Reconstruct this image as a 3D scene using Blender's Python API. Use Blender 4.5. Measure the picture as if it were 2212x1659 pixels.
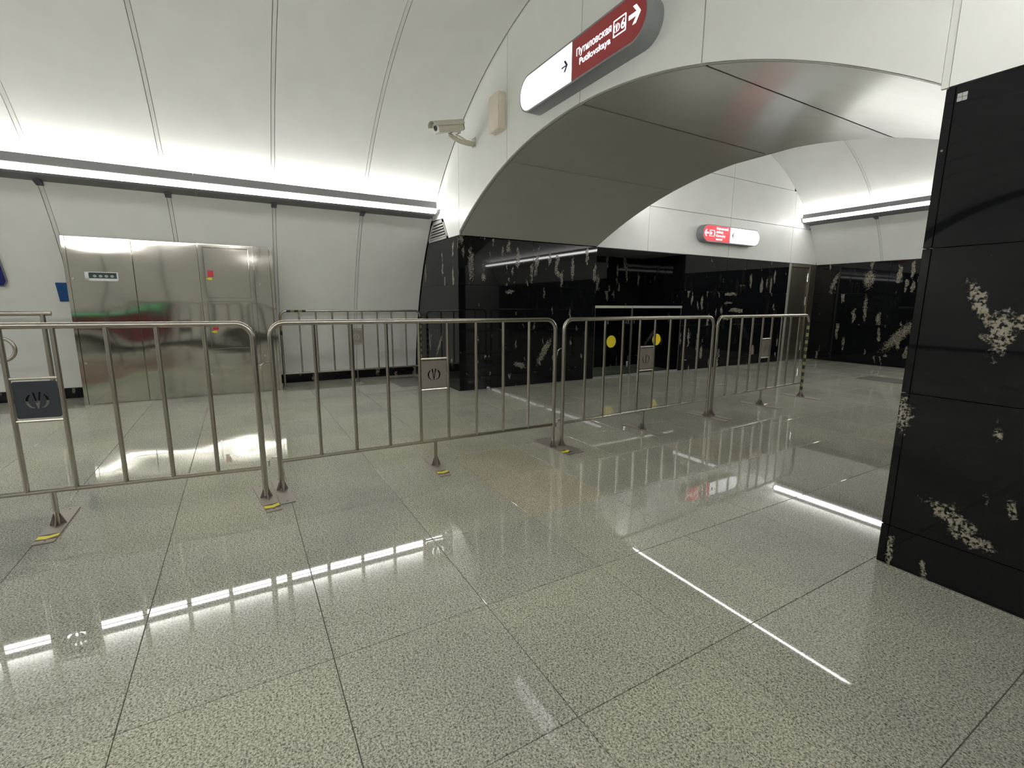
import bpy, math, random
from mathutils import Vector, Matrix

# ------------------------------------------------------------------ clear
for o in list(bpy.data.objects):
    bpy.data.objects.remove(o, do_unlink=True)
scene = bpy.context.scene
COL = scene.collection
random.seed(7)
PI = math.pi

# ------------------------------------------------------------------ camera
F_PX = 1012.2
cam_d = bpy.data.cameras.new('camera')
cam = bpy.data.objects.new('camera', cam_d)
COL.objects.link(cam)
cam_d.sensor_fit = 'HORIZONTAL'
cam_d.sensor_width = 36.0
cam_d.lens = F_PX / 2212.0 * 36.0
cam_d.clip_start = 0.02
cam_d.clip_end = 200
YAW, PITCH, ROLL = -1.0472, 0.1708, -0.00646
_f = Vector((math.sin(YAW) * math.cos(PITCH), math.cos(YAW) * math.cos(PITCH), -math.sin(PITCH)))
_r = Vector((math.cos(YAW), -math.sin(YAW), 0))
_d = _f.cross(_r)
_c, _s = math.cos(ROLL), math.sin(ROLL)
AX = _c * _r + _s * _d
AY = -_s * _r + _c * _d
CAM = Vector((5.955, -2.593, 1.22))
m = Matrix((AX, -AY, -_f)).transposed().to_4x4()
m.translation = CAM
cam.matrix_world = m
scene.camera = cam


def project(p):
    q = Vector(p) - CAM
    z = q.dot(_f)
    if z < 0.05:
        return None
    return (1106 + F_PX * q.dot(AX) / z, 829.5 + F_PX * q.dot(AY) / z, z)


# ------------------------------------------------------------------ world, exposure
w = bpy.data.worlds.new('world')
scene.world = w
w.use_nodes = True
w.node_tree.nodes['Background'].inputs[0].default_value = (0.5, 0.52, 0.5, 1)
w.node_tree.nodes['Background'].inputs[1].default_value = 0.0
vs = scene.view_settings
vs.view_transform = 'Standard'
vs.look = 'None'
vs.exposure = 0.0
vs.gamma = 1.0
vs.use_curve_mapping = False
LENS_STRENGTH = 26.0      # visible lamp diffuser
UP_STRENGTH = 29.0       # uplight on top of the lamp housing
scene.cycles.max_bounces = 10
scene.cycles.diffuse_bounces = 6
scene.cycles.glossy_bounces = 4
scene.cycles.transmission_bounces = 6
scene.cycles.adaptive_threshold = 0.04
SIGN_WHITE = 1.6
SIGN_RED = 0.60


# ------------------------------------------------------------------ materials
def new_mat(name):
    mt = bpy.data.materials.new(name)
    mt.use_nodes = True
    nt = mt.node_tree
    return mt, nt, nt.nodes['Principled BSDF']


def plain(name, col, rough=0.5, metal=0.0, spec=0.5, bump=0.0, bscale=40.0):
    mt, nt, b = new_mat(name)
    b.inputs['Base Color'].default_value = (*col, 1)
    b.inputs['Roughness'].default_value = rough
    b.inputs['Metallic'].default_value = metal
    b.inputs['Specular IOR Level'].default_value = spec
    n = nt.nodes.new('ShaderNodeTexNoise')
    n.inputs['Scale'].default_value = bscale
    g = nt.nodes.new('ShaderNodeNewGeometry')
    nt.links.new(g.outputs['Position'], n.inputs['Vector'])
    # faint tonal grain keeps every surface procedural
    mx = nt.nodes.new('ShaderNodeMix'); mx.data_type = 'RGBA'; mx.blend_type = 'MULTIPLY'
    mx.inputs[0].default_value = 0.12
    mx.inputs[6].default_value = (*col, 1)
    nt.links.new(n.outputs['Fac'], mx.inputs[7])
    nt.links.new(mx.outputs[2], b.inputs['Base Color'])
    if bump:
        bp = nt.nodes.new('ShaderNodeBump')
        bp.inputs['Strength'].default_value = bump
        bp.inputs['Distance'].default_value = 0.01
        nt.links.new(n.outputs['Fac'], bp.inputs['Height'])
        nt.links.new(bp.outputs['Normal'], b.inputs['Normal'])
    return mt


def emit(name, col, strength, base=(0.3, 0.3, 0.3), sampled=False):
    mt, nt, b = new_mat(name)
    b.inputs['Base Color'].default_value = (*base, 1)
    b.inputs['Roughness'].default_value = 0.35
    if not sampled:
        mt.cycles.emission_sampling = 'NONE'
    b.inputs['Emission Color'].default_value = (*col, 1)
    b.inputs['Emission Strength'].default_value = strength
    return mt


def math_node(nt, op, a, b=None, c=None, clamp=False):
    n = nt.nodes.new('ShaderNodeMath'); n.operation = op; n.use_clamp = clamp
    for i, v in enumerate((a, b, c)):
        if v is None:
            continue
        if isinstance(v, (int, float)):
            n.inputs[i].default_value = v
        else:
            nt.links.new(v, n.inputs[i])
    return n.outputs[0]


def marble(name, tilt=0.0, horizontal=False, density=1.0, blobs=()):
    """black stone with pale streaks; blobs: ((x,y,z), plane, half_u, half_v, angle)"""
    mt, nt, b = new_mat(name)
    L = nt.links.new
    g = nt.nodes.new('ShaderNodeNewGeometry')
    oi = nt.nodes.new('ShaderNodeObjectInfo')
    off = nt.nodes.new('ShaderNodeCombineXYZ')
    for i, k in enumerate((37.0, 53.0, 71.0)):
        L(math_node(nt, 'MULTIPLY', oi.outputs['Random'], k), off.inputs[i])
    add = nt.nodes.new('ShaderNodeVectorMath'); add.operation = 'ADD'
    L(g.outputs['Position'], add.inputs[0]); L(off.outputs[0], add.inputs[1])
    # wobble
    wob = nt.nodes.new('ShaderNodeTexNoise'); wob.inputs['Scale'].default_value = 9.0
    wob.inputs['Detail'].default_value = 4.0
    L(add.outputs[0], wob.inputs['Vector'])
    wsub = nt.nodes.new('ShaderNodeVectorMath'); wsub.operation = 'SUBTRACT'
    L(wob.outputs['Color'], wsub.inputs[0]); wsub.inputs[1].default_value = (0.5, 0.5, 0.5)
    wsc = nt.nodes.new('ShaderNodeVectorMath'); wsc.operation = 'SCALE'
    L(wsub.outputs[0], wsc.inputs[0]); wsc.inputs['Scale'].default_value = 0.10
    wadd = nt.nodes.new('ShaderNodeVectorMath'); wadd.operation = 'ADD'
    L(add.outputs[0], wadd.inputs[0]); L(wsc.outputs[0], wadd.inputs[1])
    mp = nt.nodes.new('ShaderNodeMapping')
    mp.vector_type = 'POINT'
    mp.inputs['Rotation'].default_value = (tilt, tilt, 0)
    mp.inputs['Scale'].default_value = (1.6, 1.6, 10.0) if horizontal else (10.0, 10.0, 2.3)
    L(wadd.outputs[0], mp.inputs['Vector'])
    vo = nt.nodes.new('ShaderNodeTexVoronoi'); vo.inputs['Scale'].default_value = 1.0
    L(mp.outputs[0], vo.inputs['Vector'])
    sep = nt.nodes.new('ShaderNodeSeparateColor'); L(vo.outputs['Color'], sep.inputs[0])
    rad = math_node(nt, 'MULTIPLY', math_node(nt, 'POWER', sep.outputs[0], 2.0), 0.50 * density)
    fine = nt.nodes.new('ShaderNodeTexNoise'); fine.inputs['Scale'].default_value = 34.0
    fine.inputs['Detail'].default_value = 5.0; fine.inputs['Roughness'].default_value = 0.7
    L(add.outputs[0], fine.inputs['Vector'])
    fn = math_node(nt, 'MULTIPLY', math_node(nt, 'SUBTRACT', fine.outputs['Fac'], 0.5), 0.9)
    d = math_node(nt, 'SUBTRACT', rad, math_node(nt, 'ADD', vo.outputs['Distance'], math_node(nt, 'MULTIPLY', fn, 0.46)))
    best = math_node(nt, 'MULTIPLY', d, 14.0)
    for (c, plane, hu, hv, ang) in blobs:
        s = nt.nodes.new('ShaderNodeVectorMath'); s.operation = 'SUBTRACT'
        L(g.outputs['Position'], s.inputs[0]); s.inputs[1].default_value = c
        sx = nt.nodes.new('ShaderNodeSeparateXYZ'); L(s.outputs[0], sx.inputs[0])
        u = sx.outputs[0] if plane == 'y' else sx.outputs[1]
        v = sx.outputs[2]
        ca, sa = math.cos(ang), math.sin(ang)
        uu = math_node(nt, 'ADD', math_node(nt, 'MULTIPLY', u, ca / hu), math_node(nt, 'MULTIPLY', v, sa / hu))
        vv = math_node(nt, 'ADD', math_node(nt, 'MULTIPLY', u, -sa / hv), math_node(nt, 'MULTIPLY', v, ca / hv))
        r2 = math_node(nt, 'SQRT', math_node(nt, 'ADD', math_node(nt, 'MULTIPLY', uu, uu), math_node(nt, 'MULTIPLY', vv, vv)))
        e = math_node(nt, 'SUBTRACT', 0.75, math_node(nt, 'ADD', r2, math_node(nt, 'MULTIPLY', fn, 2.6)))
        e = math_node(nt, 'MULTIPLY', e, 4.0)
        best = math_node(nt, 'MAXIMUM', best, e)
    # perforate the pale patches
    fine2 = nt.nodes.new('ShaderNodeTexNoise'); fine2.inputs['Scale'].default_value = 95.0
    fine2.inputs['Detail'].default_value = 3.0
    L(add.outputs[0], fine2.inputs['Vector'])
    perf = math_node(nt, 'MULTIPLY', math_node(nt, 'SUBTRACT', fine2.outputs['Fac'], 0.43), 8.0, clamp=True)
    mask = math_node(nt, 'MULTIPLY', math_node(nt, 'MINIMUM', math_node(nt, 'MAXIMUM', best, 0.0), 1.0), perf)
    ramp = nt.nodes.new('ShaderNodeMix'); ramp.data_type = 'RGBA'
    L(fine.outputs['Fac'], ramp.inputs[0])
    ramp.inputs[6].default_value = (0.16, 0.145, 0.115, 1)
    ramp.inputs[7].default_value = (0.50, 0.45, 0.36, 1)
    mx = nt.nodes.new('ShaderNodeMix'); mx.data_type = 'RGBA'
    L(mask, mx.inputs[0])
    mx.inputs[6].default_value = (0.0055, 0.0060, 0.0072, 1)
    L(ramp.outputs[2], mx.inputs[7])
    L(mx.outputs[2], b.inputs['Base Color'])
    L(math_node(nt, 'ADD', 0.03, math_node(nt, 'MULTIPLY', mask, 0.2)), b.inputs['Roughness'])
    b.inputs['Specular IOR Level'].default_value = 0.32
    return mt


M = {}
M['white'] = plain('white_enamel', (0.79, 0.80, 0.775), 0.42, bscale=3.0)
M['batten'] = plain('batten_white', (0.74, 0.75, 0.72), 0.45, bscale=3.0)
M['joint'] = plain('dark_joint', (0.10, 0.10, 0.095), 0.8)
M['soffit'] = plain('satin_soffit', (0.68, 0.68, 0.615), 0.25, metal=0.30, bscale=3.0)
M['lamp_grey'] = plain('lamp_housing_grey', (0.30, 0.30, 0.30), 0.45, metal=0.3)
M['lamp_tray'] = plain('lamp_tray_grey', (0.20, 0.20, 0.205), 0.55, metal=0.2)
M['lamp_dark'] = plain('lamp_bracket_dark', (0.10, 0.09, 0.12), 0.5)
M['lens'] = emit('lamp_lens', (1.0, 0.985, 0.96), LENS_STRENGTH, sampled=True)
M['up'] = emit('lamp_uplight', (1.0, 0.985, 0.95), UP_STRENGTH, sampled=True)
M['up2'] = emit('lamp_uplight_far', (1.0, 0.985, 0.95), UP_STRENGTH * 0.36, sampled=True)
M['tube'] = plain('brushed_tube', (0.43, 0.395, 0.345), 0.26, metal=1.0, bscale=60)
M['foot'] = plain('foot_steel', (0.33, 0.30, 0.265), 0.55, metal=0.6, bscale=30)
M['gusset'] = plain('gusset_steel', (0.20, 0.17, 0.15), 0.6, metal=0.5, bscale=30)
M['emblem'] = plain('emblem_steel', (0.42, 0.38, 0.34), 0.38, metal=0.9, bump=0.25, bscale=14)
M['emblem_dark'] = plain('emblem_dark', (0.045, 0.05, 0.065), 0.42, metal=0.3, bscale=14)
M['yellow'] = plain('yellow_tape', (0.72, 0.60, 0.03), 0.5)
M['tape_worn'] = plain('worn_tape', (0.26, 0.23, 0.08), 0.5)
M['black'] = plain('black_tape', (0.02, 0.02, 0.02), 0.5)
M['dot'] = plain('yellow_disc', (0.80, 0.62, 0.01), 0.45)
M['cctv'] = plain('cctv_beige', (0.56, 0.54, 0.44), 0.45)
M['cctv_in'] = plain('cctv_inside', (0.22, 0.17, 0.14), 0.6)
M['cctv_face'] = plain('cctv_face_white', (0.82, 0.80, 0.76), 0.4)
M['glass_dark'] = plain('lens_dark', (0.01, 0.01, 0.012), 0.05)
M['box'] = plain('junction_beige', (0.74, 0.67, 0.56), 0.5)
M['sign_grey'] = plain('sign_housing', (0.27, 0.28, 0.29), 0.45, metal=0.4)
M['sign_white'] = emit('sign_white_face', (0.94, 0.97, 1.0), SIGN_WHITE, sampled=True)
M['sign_red'] = emit('sign_dark_red_face', (0.26, 0.030, 0.028), SIGN_RED, base=(0.05, 0.004, 0.004))
M['sign_red2'] = emit('sign_bright_red_face', (0.92, 0.015, 0.035), 0.90, base=(0.05, 0.002, 0.003))
M['letter'] = emit('sign_letters', (0.97, 0.95, 1.0), SIGN_WHITE)
M['ink'] = plain('sign_ink', (0.03, 0.03, 0.035), 0.5)
M['pale_ink'] = emit('sign_pale_ink', (0.86, 0.89, 0.93), 0.92, base=(0.02, 0.02, 0.02))
M['vent'] = plain('vent_grey', (0.42, 0.42, 0.40), 0.45, metal=0.3)
M['vent_dark'] = plain('vent_dark', (0.05, 0.045, 0.045), 0.8)
M['blue'] = plain('blue_box', (0.006, 0.075, 0.26), 0.4)
M['navy'] = plain('navy_sign', (0.010, 0.012, 0.16), 0.25)
M['red'] = plain('red_plastic', (0.55, 0.01, 0.05), 0.4)
M['chrome'] = plain('chrome', (0.80, 0.80, 0.80), 0.12, metal=1.0)
M['frame_pale'] = plain('pale_frame', (0.55, 0.58, 0.58), 0.35, metal=0.4)
M['dim_green'] = plain('dial_glass', (0.05, 0.09, 0.09), 0.1)
M['rail_alu'] = plain('rail_aluminium', (0.62, 0.61, 0.56), 0.35, metal=0.6)
M['gate_dark'] = plain('gate_dark_metal', (0.13, 0.13, 0.12), 0.4, metal=0.6)
M['grey_sticker'] = plain('grey_sticker', (0.38, 0.39, 0.37), 0.6)
M['door_steel'] = plain('door_steel', (0.36, 0.32, 0.25), 0.32, metal=0.9, bscale=80)
M['dark_red'] = plain('dark_red_panel', (0.16, 0.02, 0.025), 0.5)
M['green_led'] = emit('green_line', (0.02, 1.0, 0.28), 2.4)
M['hatch'] = plain('floor_hatch', (0.19, 0.18, 0.155), 0.25, bscale=120)


def steel_cabinet():
    mt, nt, b = new_mat('cabinet_stainless')
    L = nt.links.new
    b.inputs['Base Color'].default_value = (0.52, 0.50, 0.45, 1)
    b.inputs['Metallic'].default_value = 1.0
    b.inputs['Roughness'].default_value = 0.20
    g = nt.nodes.new('ShaderNodeNewGeometry')
    mp = nt.nodes.new('ShaderNodeMapping'); mp.inputs['Scale'].default_value = (1.0, 1.0, 1.35)
    L(g.outputs['Position'], mp.inputs['Vector'])
    n = nt.nodes.new('ShaderNodeTexNoise'); n.inputs['Scale'].default_value = 1.5
    n.inputs['Detail'].default_value = 0.5
    L(mp.outputs[0], n.inputs['Vector'])
    bp = nt.nodes.new('ShaderNodeBump'); bp.inputs['Strength'].default_value = 0.12
    bp.inputs['Distance'].default_value = 0.10
    L(n.outputs['Fac'], bp.inputs['Height'])
    L(bp.outputs['Normal'], b.inputs['Normal'])
    # fine horizontal brushing
    mp2 = nt.nodes.new('ShaderNodeMapping'); mp2.inputs['Scale'].default_value = (2, 2, 160)
    L(g.outputs['Position'], mp2.inputs['Vector'])
    n2 = nt.nodes.new('ShaderNodeTexNoise'); n2.inputs['Scale'].default_value = 3.0
    L(mp2.outputs[0], n2.inputs['Vector'])
    L(math_node(nt, 'ADD', 0.035, math_node(nt, 'MULTIPLY', n2.outputs['Fac'], 0.06)), b.inputs['Roughness'])
    return mt


M['cab'] = steel_cabinet()


def glass_mat():
    mt, nt, b = new_mat('gate_glass')
    b.inputs['Base Color'].default_value = (0.72, 0.80, 0.76, 1)
    b.inputs['Roughness'].default_value = 0.02
    b.inputs['Transmission Weight'].default_value = 1.0
    b.inputs['IOR'].default_value = 1.1
    return mt


M['glass'] = glass_mat()


def floor_mat(name='terrazzo', hue=(1.0, 1.0, 1.0)):
    mt, nt, b = new_mat(name)
    L = nt.links.new
    g = nt.nodes.new('ShaderNodeNewGeometry')
    oi = nt.nodes.new('ShaderNodeObjectInfo')
    sp = nt.nodes.new('ShaderNodeTexNoise'); sp.inputs['Scale'].default_value = 165.0
    sp.inputs['Detail'].default_value = 2.5; sp.inputs['Roughness'].default_value = 0.6
    sp.inputs['Distortion'].default_value = 0.6
    L(g.outputs['Position'], sp.inputs['Vector'])
    r = nt.nodes.new('ShaderNodeValToRGB')
    r.color_ramp.elements[0].position = 0.34; r.color_ramp.elements[0].color = (0.12, 0.12, 0.105, 1)
    r.color_ramp.elements[1].position = 0.64; r.color_ramp.elements[1].color = (0.62, 0.62, 0.545, 1)
    e = r.color_ramp.elements.new(0.50); e.color = (0.40, 0.40, 0.35, 1)
    L(sp.outputs['Fac'], r.inputs[0])
    # broad cloudy variation
    cl = nt.nodes.new('ShaderNodeTexNoise'); cl.inputs['Scale'].default_value = 1.3
    cl.inputs['Detail'].default_value = 3.0
    L(g.outputs['Position'], cl.inputs['Vector'])
    tint = nt.nodes.new('ShaderNodeValToRGB')
    tint.color_ramp.elements[0].position = 0.0; tint.color_ramp.elements[0].color = (0.91, 0.925, 0.925, 1)
    tint.color_ramp.elements[1].position = 1.0; tint.color_ramp.elements[1].color = (1.06, 1.03, 0.95, 1)
    e = tint.color_ramp.elements.new(0.86); e.color = (1.02, 1.02, 0.99, 1)
    L(oi.outputs['Random'], tint.inputs[0])
    mx = nt.nodes.new('ShaderNodeMix'); mx.data_type = 'RGBA'; mx.blend_type = 'MULTIPLY'; mx.inputs[0].default_value = 1.0
    L(r.outputs[0], mx.inputs[6]); L(tint.outputs[0], mx.inputs[7])
    mx2 = nt.nodes.new('ShaderNodeMix'); mx2.data_type = 'RGBA'; mx2.blend_type = 'MULTIPLY'; mx2.inputs[0].default_value = 1.0
    c2 = nt.nodes.new('ShaderNodeValToRGB')
    c2.color_ramp.elements[0].position = 0.3; c2.color_ramp.elements[0].color = (0.84, 0.84, 0.83, 1)
    c2.color_ramp.elements[1].position = 0.7; c2.color_ramp.elements[1].color = (1.08, 1.06, 1.03, 1)
    L(cl.outputs['Fac'], c2.inputs[0])
    L(mx.outputs[2], mx2.inputs[6]); L(c2.outputs[0], mx2.inputs[7])
    mx3 = nt.nodes.new('ShaderNodeMix'); mx3.data_type = 'RGBA'; mx3.blend_type = 'MULTIPLY'; mx3.inputs[0].default_value = 1.0
    L(mx2.outputs[2], mx3.inputs[6]); mx3.inputs[7].default_value = (*hue, 1)
    L(mx3.outputs[2], b.inputs['Base Color'])
    b.inputs['Roughness'].default_value = 0.028
    b.inputs['Specular IOR Level'].default_value = 0.55
    return mt


M['floor'] = floor_mat()
M['floor_beige'] = floor_mat('terrazzo_beige', (1.08, 1.02, 0.94))
M['grout'] = plain('grout', (0.15, 0.14, 0.115), 0.8)
M['marble'] = marble('black_marble_vertical', blobs=[
    ((0, 1.41, 0.50), 'x', 0.30, 0.075, 1.02), ((0, 0.98, 0.31), 'x', 0.14, 0.06, -0.35),
    ((0, 1.50, 0.94), 'x', 0.26, 0.045, 0.0), ((0, 0.19, 1.75), 'x', 0.06, 0.30, 0.0),
    ((0, 1.25, 1.80), 'x', 0.05, 0.27, -0.12), ((0, 1.91, 1.75), 'x', 0.05, 0.22, 0.0)])
M['marble_plain'] = marble('black_marble_quiet', density=0.55, blobs=[
    ((0, 0.80, 1.38), 'x', 0.10, 0.04, 0.2), ((-0.75, 0, 0.58), 'y', 0.05, 0.32, -0.68), ((-1.15, 0, 0.62), 'y', 0.04, 0.2, 0.2)])
M['marble_h'] = marble('black_marble_horizontal', horizontal=True, density=1.15)
M['marble_d'] = marble('black_marble_diagonal', tilt=0.45, density=1.05, blobs=[
    ((1.70, 8.72, 0.62), 'y', 0.52, 0.13, 0.90), ((1.06, 8.72, 1.75), 'y', 0.13, 0.25, 0.0),
    ((1.06, 8.72, 1.15), 'y', 0.05, 0.36, 0.05), ((0.40, 8.72, 1.70), 'y', 0.06, 0.3, -0.3)])
M['marble_pier'] = marble('black_marble_pier', density=0.30, blobs=[
    ((5.27, 0, 0.315), 'y', 0.15, 0.05, -0.48), ((5.34, 0, 0.25), 'y', 0.10, 0.045, -0.2),
    ((5.31, 0, 1.12), 'y', 0.06, 0.12, 0.0), ((5.235, 0, 1.23), 'y', 0.035, 0.13, 0.35), ((5.385, 0, 1.19), 'y', 0.03, 0.11, -0.4),
    ((5.035, 0, 0.73), 'y', 0.05, 0.11, 0.0), ((5.065, 0, 0.09), 'y', 0.022, 0.12, 0.0), ((5.20, 0, 0.04), 'y', 0.018, 0.06, 0.25),
    ((5.43, 0, 0.43), 'y', 0.02, 0.07, 0.3)])


# ------------------------------------------------------------------ mesh helpers
class MB:
    def __init__(self):
        self.v = []; self.f = []

    def box(self, x0, x1, y0, y1, z0, z1):
        n = len(self.v)
        self.v += [(x0, y0, z0), (x1, y0, z0), (x1, y1, z0), (x0, y1, z0), (x0, y0, z1), (x1, y0, z1), (x1, y1, z1), (x0, y1, z1)]
        self.f += [tuple(n + i for i in q) for q in ((0, 3, 2, 1), (4, 5, 6, 7), (0, 1, 5, 4), (1, 2, 6, 5), (2, 3, 7, 6), (3, 0, 4, 7))]
        return self

    def bevel_box(self, x0, x1, y0, y1, z0, z1, b=0.004):
        """box whose x/y/z edges are chamfered"""
        n = len(self.v)
        pts = []
        for sx, X in ((1, x0), (-1, x1)):
            for sy, Y in ((1, y0), (-1, y1)):
                for sz, Z in ((1, z0), (-1, z1)):
                    pts.append(((X, Y + sy * b, Z + sz * b), (X + sx * b, Y, Z + sz * b), (X + sx * b, Y + sy * b, Z)))
        for t in pts:
            self.v += list(t)
        I = lambda ix, iy, iz, k: n + (ix * 4 + iy * 2 + iz) * 3 + k
        fs = []
        for ix in (0, 1):
            q = [I(ix, 0, 0, 0), I(ix, 1, 0, 0), I(ix, 1, 1, 0), I(ix, 0, 1, 0)]
            fs.append(q)
        for iy in (0, 1):
            fs.append([I(0, iy, 0, 1), I(1, iy, 0, 1), I(1, iy, 1, 1), I(0, iy, 1, 1)])
        for iz in (0, 1):
            fs.append([I(0, 0, iz, 2), I(1, 0, iz, 2), I(1, 1, iz, 2), I(0, 1, iz, 2)])
        for ix in (0, 1):
            for iy in (0, 1):
                fs.append([I(ix, iy, 0, 0), I(ix, iy, 1, 0), I(ix, iy, 1, 1), I(ix, iy, 0, 1)])
            for iz in (0, 1):
                fs.append([I(ix, 0, iz, 0), I(ix, 1, iz, 0), I(ix, 1, iz, 2), I(ix, 0, iz, 2)])
        for iy in (0, 1):
            for iz in (0, 1):
                fs.append([I(0, iy, iz, 1), I(1, iy, iz, 1), I(1, iy, iz, 2), I(0, iy, iz, 2)])
        for ix in (0, 1):
            for iy in (0, 1):
                for iz in (0, 1):
                    fs.append([I(ix, iy, iz, 0), I(ix, iy, iz, 1), I(ix, iy, iz, 2)])
        self.f += [tuple(q) for q in fs]
        return self

    def prism(self, poly, axis, a, b):
        """poly of 2-D points extruded along axis from a to b. axis 'x': (y,z); 'y': (x,z); 'z': (x,y)"""
        n = len(self.v); k = len(poly)
        for t in (a, b):
            for (p, q) in poly:
                self.v.append((t, p, q) if axis == 'x' else (p, t, q) if axis == 'y' else (p, q, t))
        self.f.append(tuple(n + i for i in range(k)))
        self.f.append(tuple(n + k + i for i in reversed(range(k))))
        for i in range(k):
            j = (i + 1) % k
            self.f.append((n + i, n + k + i, n + k + j, n + j))
        return self

    def tube(self, path, r, seg=10, closed=False, cap=True):
        P = [Vector(p) for p in path]
        n0 = len(self.v); k = len(P)
        T = []
        for i in range(k):
            if closed:
                t = (P[(i + 1) % k] - P[i - 1])
            else:
                t = P[min(i + 1, k - 1)] - P[max(i - 1, 0)]
            T.append(t.normalized())
        ref = Vector((0, 0, 1)) if abs(T[0].z) < 0.9 else Vector((1, 0, 0))
        u = T[0].cross(ref).normalized()
        rr = r if isinstance(r, (list, tuple)) else [r] * k
        for i in range(k):
            if i:
                ax = T[i - 1].cross(T[i])
                if ax.length > 1e-6:
                    u = Matrix.Rotation(T[i - 1].angle(T[i]), 3, ax.normalized()) @ u
            vv = T[i].cross(u).normalized()
            for j in range(seg):
                a = 2 * PI * j / seg
                self.v.append(tuple(P[i] + rr[i] * (math.cos(a) * u + math.sin(a) * vv)))
        for i in range(k if closed else k - 1):
            i2 = (i + 1) % k
            for j in range(seg):
                j2 = (j + 1) % seg
                self.f.append((n0 + i * seg + j, n0 + i * seg + j2, n0 + i2 * seg + j2, n0 + i2 * seg + j))
        if cap and not closed:
            self.f.append(tuple(n0 + j for j in reversed(range(seg))))
            self.f.append(tuple(n0 + (k - 1) * seg + j for j in range(seg)))
        return self

    def grid(self, rows):
        """rows: list of lists of 3-D points -> quad sheet"""
        n = len(self.v); c = len(rows[0])
        for r in rows:
            self.v += [tuple(p) for p in r]
        for i in range(len(rows) - 1):
            for j in range(c - 1):
                self.f.append((n + i * c + j, n + i * c + j + 1, n + (i + 1) * c + j + 1, n + (i + 1) * c + j))
        return self

    def shell(self, rows_in, rows_out):
        """closed slab between two sheets of same topology"""
        n = len(self.v); R = len(rows_in); c = len(rows_in[0])
        for rs in (rows_in, rows_out):
            for r in rs:
                self.v += [tuple(p) for p in r]
        o = R * c
        for i in range(R - 1):
            for j in range(c - 1):
                a, b_, c_, d_ = i * c + j, i * c + j + 1, (i + 1) * c + j + 1, (i + 1) * c + j
                self.f.append((n + a, n + b_, n + c_, n + d_))
                self.f.append((n + o + d_, n + o + c_, n + o + b_, n + o + a))
        ring = [j for j in range(c)] + [i * c + c - 1 for i in range(1, R)] + [(R - 1) * c + j for j in range(c - 2, -1, -1)] + [i * c for i in range(R - 2, 0, -1)]
        for i in range(len(ring)):
            a, b_ = ring[i], ring[(i + 1) % len(ring)]
            self.f.append((n + a, n + o + a, n + o + b_, n + b_))
        return self

    def build(self, name, mat, parent=None, smooth=False, origin=(0, 0, 0), rotz=0.0, fix=True):
        me = bpy.data.meshes.new(name)
        ox, oy, oz = origin
        me.from_pydata([(x - ox, y - oy, z - oz) for x, y, z in self.v], [], self.f)
        if fix:
            import bmesh
            bm = bmesh.new(); bm.from_mesh(me)
            bmesh.ops.recalc_face_normals(bm, faces=bm.faces)
            bm.to_mesh(me); bm.free()
        me.materials.append(mat)
        if smooth:
            for p in me.polygons:
                p.use_smooth = True
            me.set_sharp_from_angle(angle=math.radians(35))
        me.update()
        o = bpy.data.objects.new(name, me)
        COL.objects.link(o)
        if parent is not None:
            o.parent = parent
        else:
            o.location = origin
        o.rotation_euler.z = rotz
        return o


def tag(o, label, cat, group=None):
    o['label'] = label; o['category'] = cat
    if group:
        o['group'] = group
    return o


def thing(name, label, cat, loc=(0, 0, 0), rotz=0.0, group=None):
    o = bpy.data.objects.new(name, None)
    o.empty_display_size = 0.1
    COL.objects.link(o)
    o.location = loc; o.rotation_euler.z = rotz
    return tag(o, label, cat, group)


def struct(o):
    o['kind'] = 'structure'
    return o


# ------------------------------------------------------------------ hall geometry
CX, CZ, R1 = 2.5, -0.29, 4.37          # hall 1 vault (axis along y)
C2Y, C2Z, R2 = 5.5, 0.88, 3.42         # hall 2 vault (axis along x)
Y_BACK = -15.0
X_END = 15.0
D_PASS = 2.378
W_OPEN = 5.02
ZM = 2.10                              # marble height
ROWS = [0.0, 0.193, 0.83, 1.463, ZM]
Y_FAR = 8.72
ARCH_R = 4.575
ARCH_TOP = 2.86


def vault1_x(z, r=R1):
    return CX - math.sqrt(r * r - (z - CZ) ** 2)


def vault1_z(x, r=R1):
    return CZ + math.sqrt(max(0, r * r - (x - CX) ** 2))


def vault2_z(y, r=R2):
    return C2Z + math.sqrt(max(0, r * r - (y - C2Y) ** 2))


def vault2_y(z, r=R2):
    return C2Y + math.sqrt(max(0, r * r - (z - C2Z) ** 2))


def arch_z(x):
    d = x - W_OPEN / 2
    return max(ZM, ARCH_TOP - ARCH_R + math.sqrt(ARCH_R ** 2 - d * d) + 0.0)


def back_y(z):
    return D_PASS + 0.29 * (z - ZM)


def ang1(z, left=True):
    a = math.asin((z - CZ) / R1)
    return PI - a if left else a


def arc_rows(center, r, a0, a1, n, s0, s1, axis):
    rows = []
    for i in range(n + 1):
        a = a0 + (a1 - a0) * i / n
        c, s = math.cos(a) * r, math.sin(a) * r
        if axis == 'y':
            rows.append([(center[0] + c, s0, center[1] + s), (center[0] + c, s1, center[1] + s)])
        else:
            rows.append([(s0, center[0] + c, center[1] + s), (s1, center[0] + c, center[1] + s)])
    return rows


def arc_slab(center, r0, r1, a0, a1, n, s0, s1, axis):
    mb = MB()
    mb.shell(arc_rows(center, r0, a0, a1, n, s0, s1, axis), arc_rows(center, r1, a0, a1, n, s0, s1, axis))
    return mb


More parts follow.
